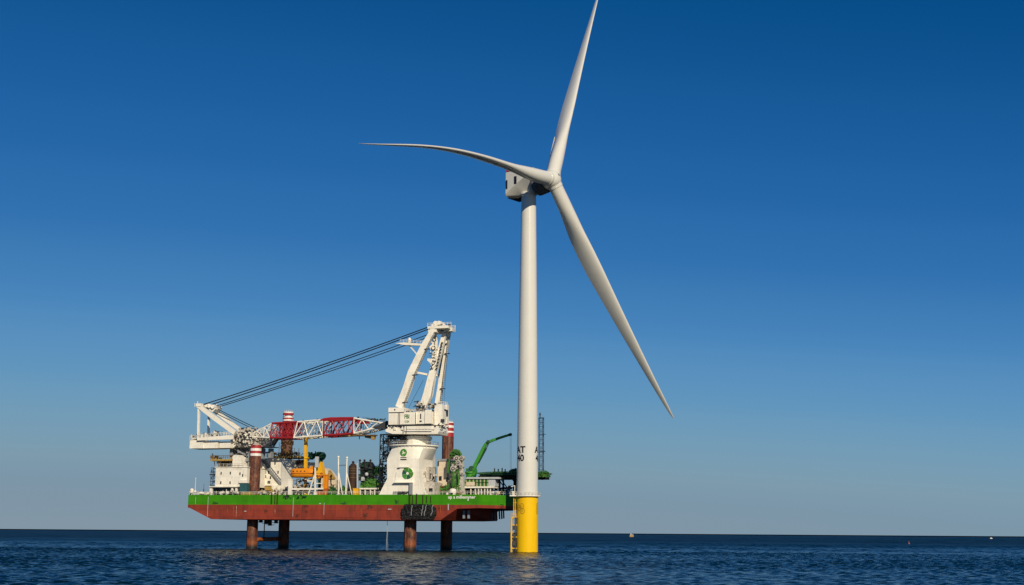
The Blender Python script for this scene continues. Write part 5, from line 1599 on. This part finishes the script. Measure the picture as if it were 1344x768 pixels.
# green knuckle crane
kc = thing('knuckle_crane', 'bright green knuckle boom crane reaching towards the tower from behind the shelter', 'crane', D(617, 15))
b = MB(); p = pt(617, 650, 15); b.lathe((p.x, 15, zd), [(1.6, 0), (1.5, pt(617, 622, 15).z - zd), (1.9, pt(617, 621.5, 15).z - zd), (1.9, pt(617, 619, 15).z - zd)], 20)
b.pprism([(611.4, 626), (612, 620), (616, 617.5), (618.5, 613.5), (622.5, 613), (624, 618), (622, 626)], 14, 16.4); p = pt(612, 626, 14); q = pt(623, 615, 14); b.clutter((p.x, 13.6, p.z), (q.x, 14.6, q.z), 30, 97, 2, .3, .9)
b.build('pedestal', ['crane_green', 'dark_green'], kc)
def kstrut(name, mat, l):
    m_ = MB()
    for (x0, y0, w0), (x1, y1, w1) in zip(l[:-1], l[1:]): m_.beam(pt(x0, y0, 15), pt(x1, y1, 15), 1.0, w0 * .285, 0, .9, w1 * .285)
    return m_.build(name, mat, kc)
kstrut('lower_boom', 'crane_green', [(620.5, 617.5, 5.2), (625, 608.5, 4.5), (634.5, 588.5, 3.8), (637.4, 583.2, 3.6), (639.6, 581, 3.0)])
kstrut('upper_boom', 'crane_green', [(638, 582, 3.2), (641.5, 580, 3.2), (647, 577.9, 3.0), (657, 574.4, 2.7), (668.5, 570.8, 2.6)])
b = MB(); b.tube(pt(628, 608, 14.4), pt(638.4, 588.5, 14.4), .3, 8); b.tube(pt(638.4, 588.5, 14.4), pt(642.6, 580, 14.4), .16, 8);
b.tube(pt(640.6, 579.6, 14), pt(640.6, 579.6, 16), .55, 12); b.tube(pt(618.6, 615.5, 13.6), pt(618.6, 615.5, 16.4), 1.1, 14); b.build('hydraulic_ram', 'dark_green', kc)
b = MB(); b.beam(pt(668, 571, 15), pt(671.4, 570, 15), 1.0, .9); b.build('boom_tip', 'black', kc)
for px in (669.6, 671): 
    b = MB(); b.tube(pt(px, 571, 15), pt(px, 620, 15), .035, 5); b.build('hoist_line', 'cable_black', kc)
# lattice mast behind the tower
q = pt(710, 620, 19); zt = pt(710.4, 549, 19).z
lm = thing('lattice_mast', 'slim dark blue lattice mast standing on the helideck edge behind the turbine tower', 'mast', (q.x, 19, hc.z + .35))
b = MB(); b.lattice((q.x, 19, hc.z + .35), (q.x, 19, zt), 1.4, 1.4, 13, .085, .05); b.tube((q.x + 1.0, 19, hc.z + .35), (q.x + 1.0, 19, zt + .3), .10, 6)
b.build('frame', 'mast_blue', lm)
b = MB(); b.box((q.x - .8, 18.2, zt), (q.x + .9, 19.8, zt + .2)); c = pt(708.8, 545, 19); b.tube((c.x, 19, zt), (c.x, 19, pt(709, 541.5, 19).z), .2, 8); b.ball((c.x, 19, pt(709, 544, 19).z), .35)
z = pt(711, 570.4, 19).z; b.box((q.x - .6, 18.6, z), (q.x + 1.7, 19.4, z + .15)); z = pt(711, 593, 19).z; b.box((q.x - .4, 18.6, z), (q.x + 1.5, 19.4, z + .3)); b.build('lamp_bracket', 'dark_grey', lm)
heap('helideck_gear', ['leaf_green', 'dark_green'], 'leafy green gear at the helideck edge left of the turbine tower', 'gear', 668, 680, 614.5, 622, 12, 14, 60, 98)
heap('net_boom', ['leaf_green', 'net_green'], 'green net gear on the helideck edge right of the turbine tower', 'gear', 706, 720, 617, 626, 12, 15, 70, 99)
# fender mass of black chain and tyres on the side
b = MB(); rnd = random.Random(44)
fp = [(531, 663), (540, 661.6), (552, 661.8), (565, 663), (572, 667), (572.5, 676), (569, 681.5), (556, 682.4), (540, 681.4), (529, 679.5), (526, 674)]
b.pprism(fp, BF - .5, BF + .05, 0)
for _ in range(900):
    px, py = rnd.uniform(527, 572), rnd.uniform(662, 681.8)
    if (px < 531 and py < 668) or (px > 568 and (py < 665 or py > 679)): continue
    c = pt(px, py, BF - .5); c.y = BF - rnd.uniform(.45, .95)
    r = rnd.uniform(.10, .24); t = rnd.uniform(0, PI)
    ringp = [c + Vector((r * math.cos(2 * PI * i / 8 + .2) * math.cos(t) - .7 * r * math.sin(2 * PI * i / 8) * math.sin(t), rnd.uniform(-.06, .06), r * math.cos(2 * PI * i / 8) * math.sin(t) + .7 * r * math.sin(2 * PI * i / 8) * math.cos(t))) for i in range(9)]
    b.path(ringp, r * .36, 5, rnd.choice((0, 0, 0, 0, 0, 1, 1, 2)))
fend = solo(b, 'chain_fender', ['black', 'dark_grey', 'dark_grey'], 'black mass of chain and tyre fender hung on the red hull side', 'fender', pt(550, 672, BF))
b = MB(); rnd = random.Random(45)
for x0, x1 in ((541, 540), (555.5, 553), (559.5, 556.5), (568, 566)):
    b.path([pt(x0 + rnd.uniform(-.6, .6) + (x1 - x0) * k / 6, 663 + k * 2.3, BF - 1.05) for k in range(7)], .07, 5)
b.build('chain', 'pale_grey', fend, base=BASE[fend.name])
# cooling water falling from the hull
b = MB(); rnd = random.Random(46)
for k in range(9):
    p0 = pt(508.3 + rnd.uniform(-.25, .25), 683, -3); p1 = pt(507.6 + rnd.uniform(-1.7, 1.5), 721.5, -3)
    b.path([p0, p0.lerp(p1, .3) + Vector((.12, 0, 0)), p0.lerp(p1, .7), Vector((p1.x, -3 + rnd.uniform(-.4, .4), 0))], [.035, .04, .035, .02], 5)
mt, t_, bs = nodes('falling_water'); bs.inputs['Base Color'].default_value = (.5, .55, .6, 1); bs.inputs['Roughness'].default_value = .3; bs.inputs['Alpha'].default_value = .30
o = solo(b, 'water_stream', 'falling_water', 'thin stream of cooling water falling from the hull into the sea', 'water stream', (pt(508, 720, -3).x, -3, 0)); o['kind'] = 'stuff'

# ================================================================== FAR CRAFT ON THE HORIZON
def far(px, py): 
    d = ray(px, py); t = -CAM_H / d.z; p = Vector((0, 0, CAM_H)) + d * t; p.z = 0; return p
P = at_y(829, 703, 2400); P.z = 0; s_ = 2400 / FPX
bt = thing('work_boat', 'tiny yellow work boat on the horizon right of the turbine', 'boat', P, ship=False)
b = MB(); L_ = 5.6 * s_; b.loft([[(P.x - L_ * .42, P.y + y, -.5), (P.x + L_ * .40, P.y + y * .6, -.5), ] [::1] + [(P.x + L_ * .40, P.y + y2 * .6, -.5) for y2 in ()] for y in (-1.6, 1.6)]) if False else None
def boat_hull(mb, c, L_, w, z1, m=0):
    pl = [(-.5, -.45), (.25, -.5), (.5, 0), (.25, .5), (-.5, .45)]
    mb.loft([[(c.x + x * L_ * .9, c.y + y * w * .8, -.4) for x, y in pl], [(c.x + x * L_, c.y + y * w, z1) for x, y in pl]], m)
boat_hull(b, P, L_, 3.5, 3.1 * s_ * .8); b.build('hull', 'ochre', bt)
b = MB(); b.box((P.x - L_ * .30, P.y - 1, 2.2 * s_), (P.x - L_ * .02, P.y + 1, 4.4 * s_)); b.box((P.x + .18 * L_, P.y - .6, 2.2 * s_), (P.x + .36 * L_, P.y + .6, 3.6 * s_)); b.build('wheelhouse', 'pale_grey', bt)
b = MB(); b.tube((P.x - .16 * L_, P.y, 4.3 * s_), (P.x - .16 * L_, P.y, 5.6 * s_), .2, 6); b.build('mast', 'grey', bt)
P = far(1301, 707.4); s_ = P.y / FPX
bt = thing('motor_boat', 'tiny white motor boat near the right edge of the horizon', 'boat', P, ship=False)
b = MB(); boat_hull(b, P, 3.6 * s_, 2.4, .9 * s_); b.build('hull', 'ship_white', bt)
b = MB(); b.box((P.x - .9 * s_, P.y - .8, .8 * s_), (P.x + .6 * s_, P.y + .8, 1.7 * s_)); b.build('cabin', 'letter_white', bt)
P = far(1193, 714); s_ = P.y / FPX
bt = thing('marker_buoy', 'tiny dull red buoy on the sea left of the white motor boat', 'buoy', P, ship=False)
b = MB(); b.lathe((P.x, P.y, 0), [(.5 * s_, -.4), (1.1 * s_, .0), (1.1 * s_, .9 * s_), (.5 * s_, 1.2 * s_), (.25 * s_, 2.6 * s_), (.05, 2.7 * s_)], 14); b.build('float', 'buoy_red', bt)
b = MB(); b.ball((P.x, P.y, 3.0 * s_), .5 * s_); b.build('top_mark', 'buoy_red', bt)
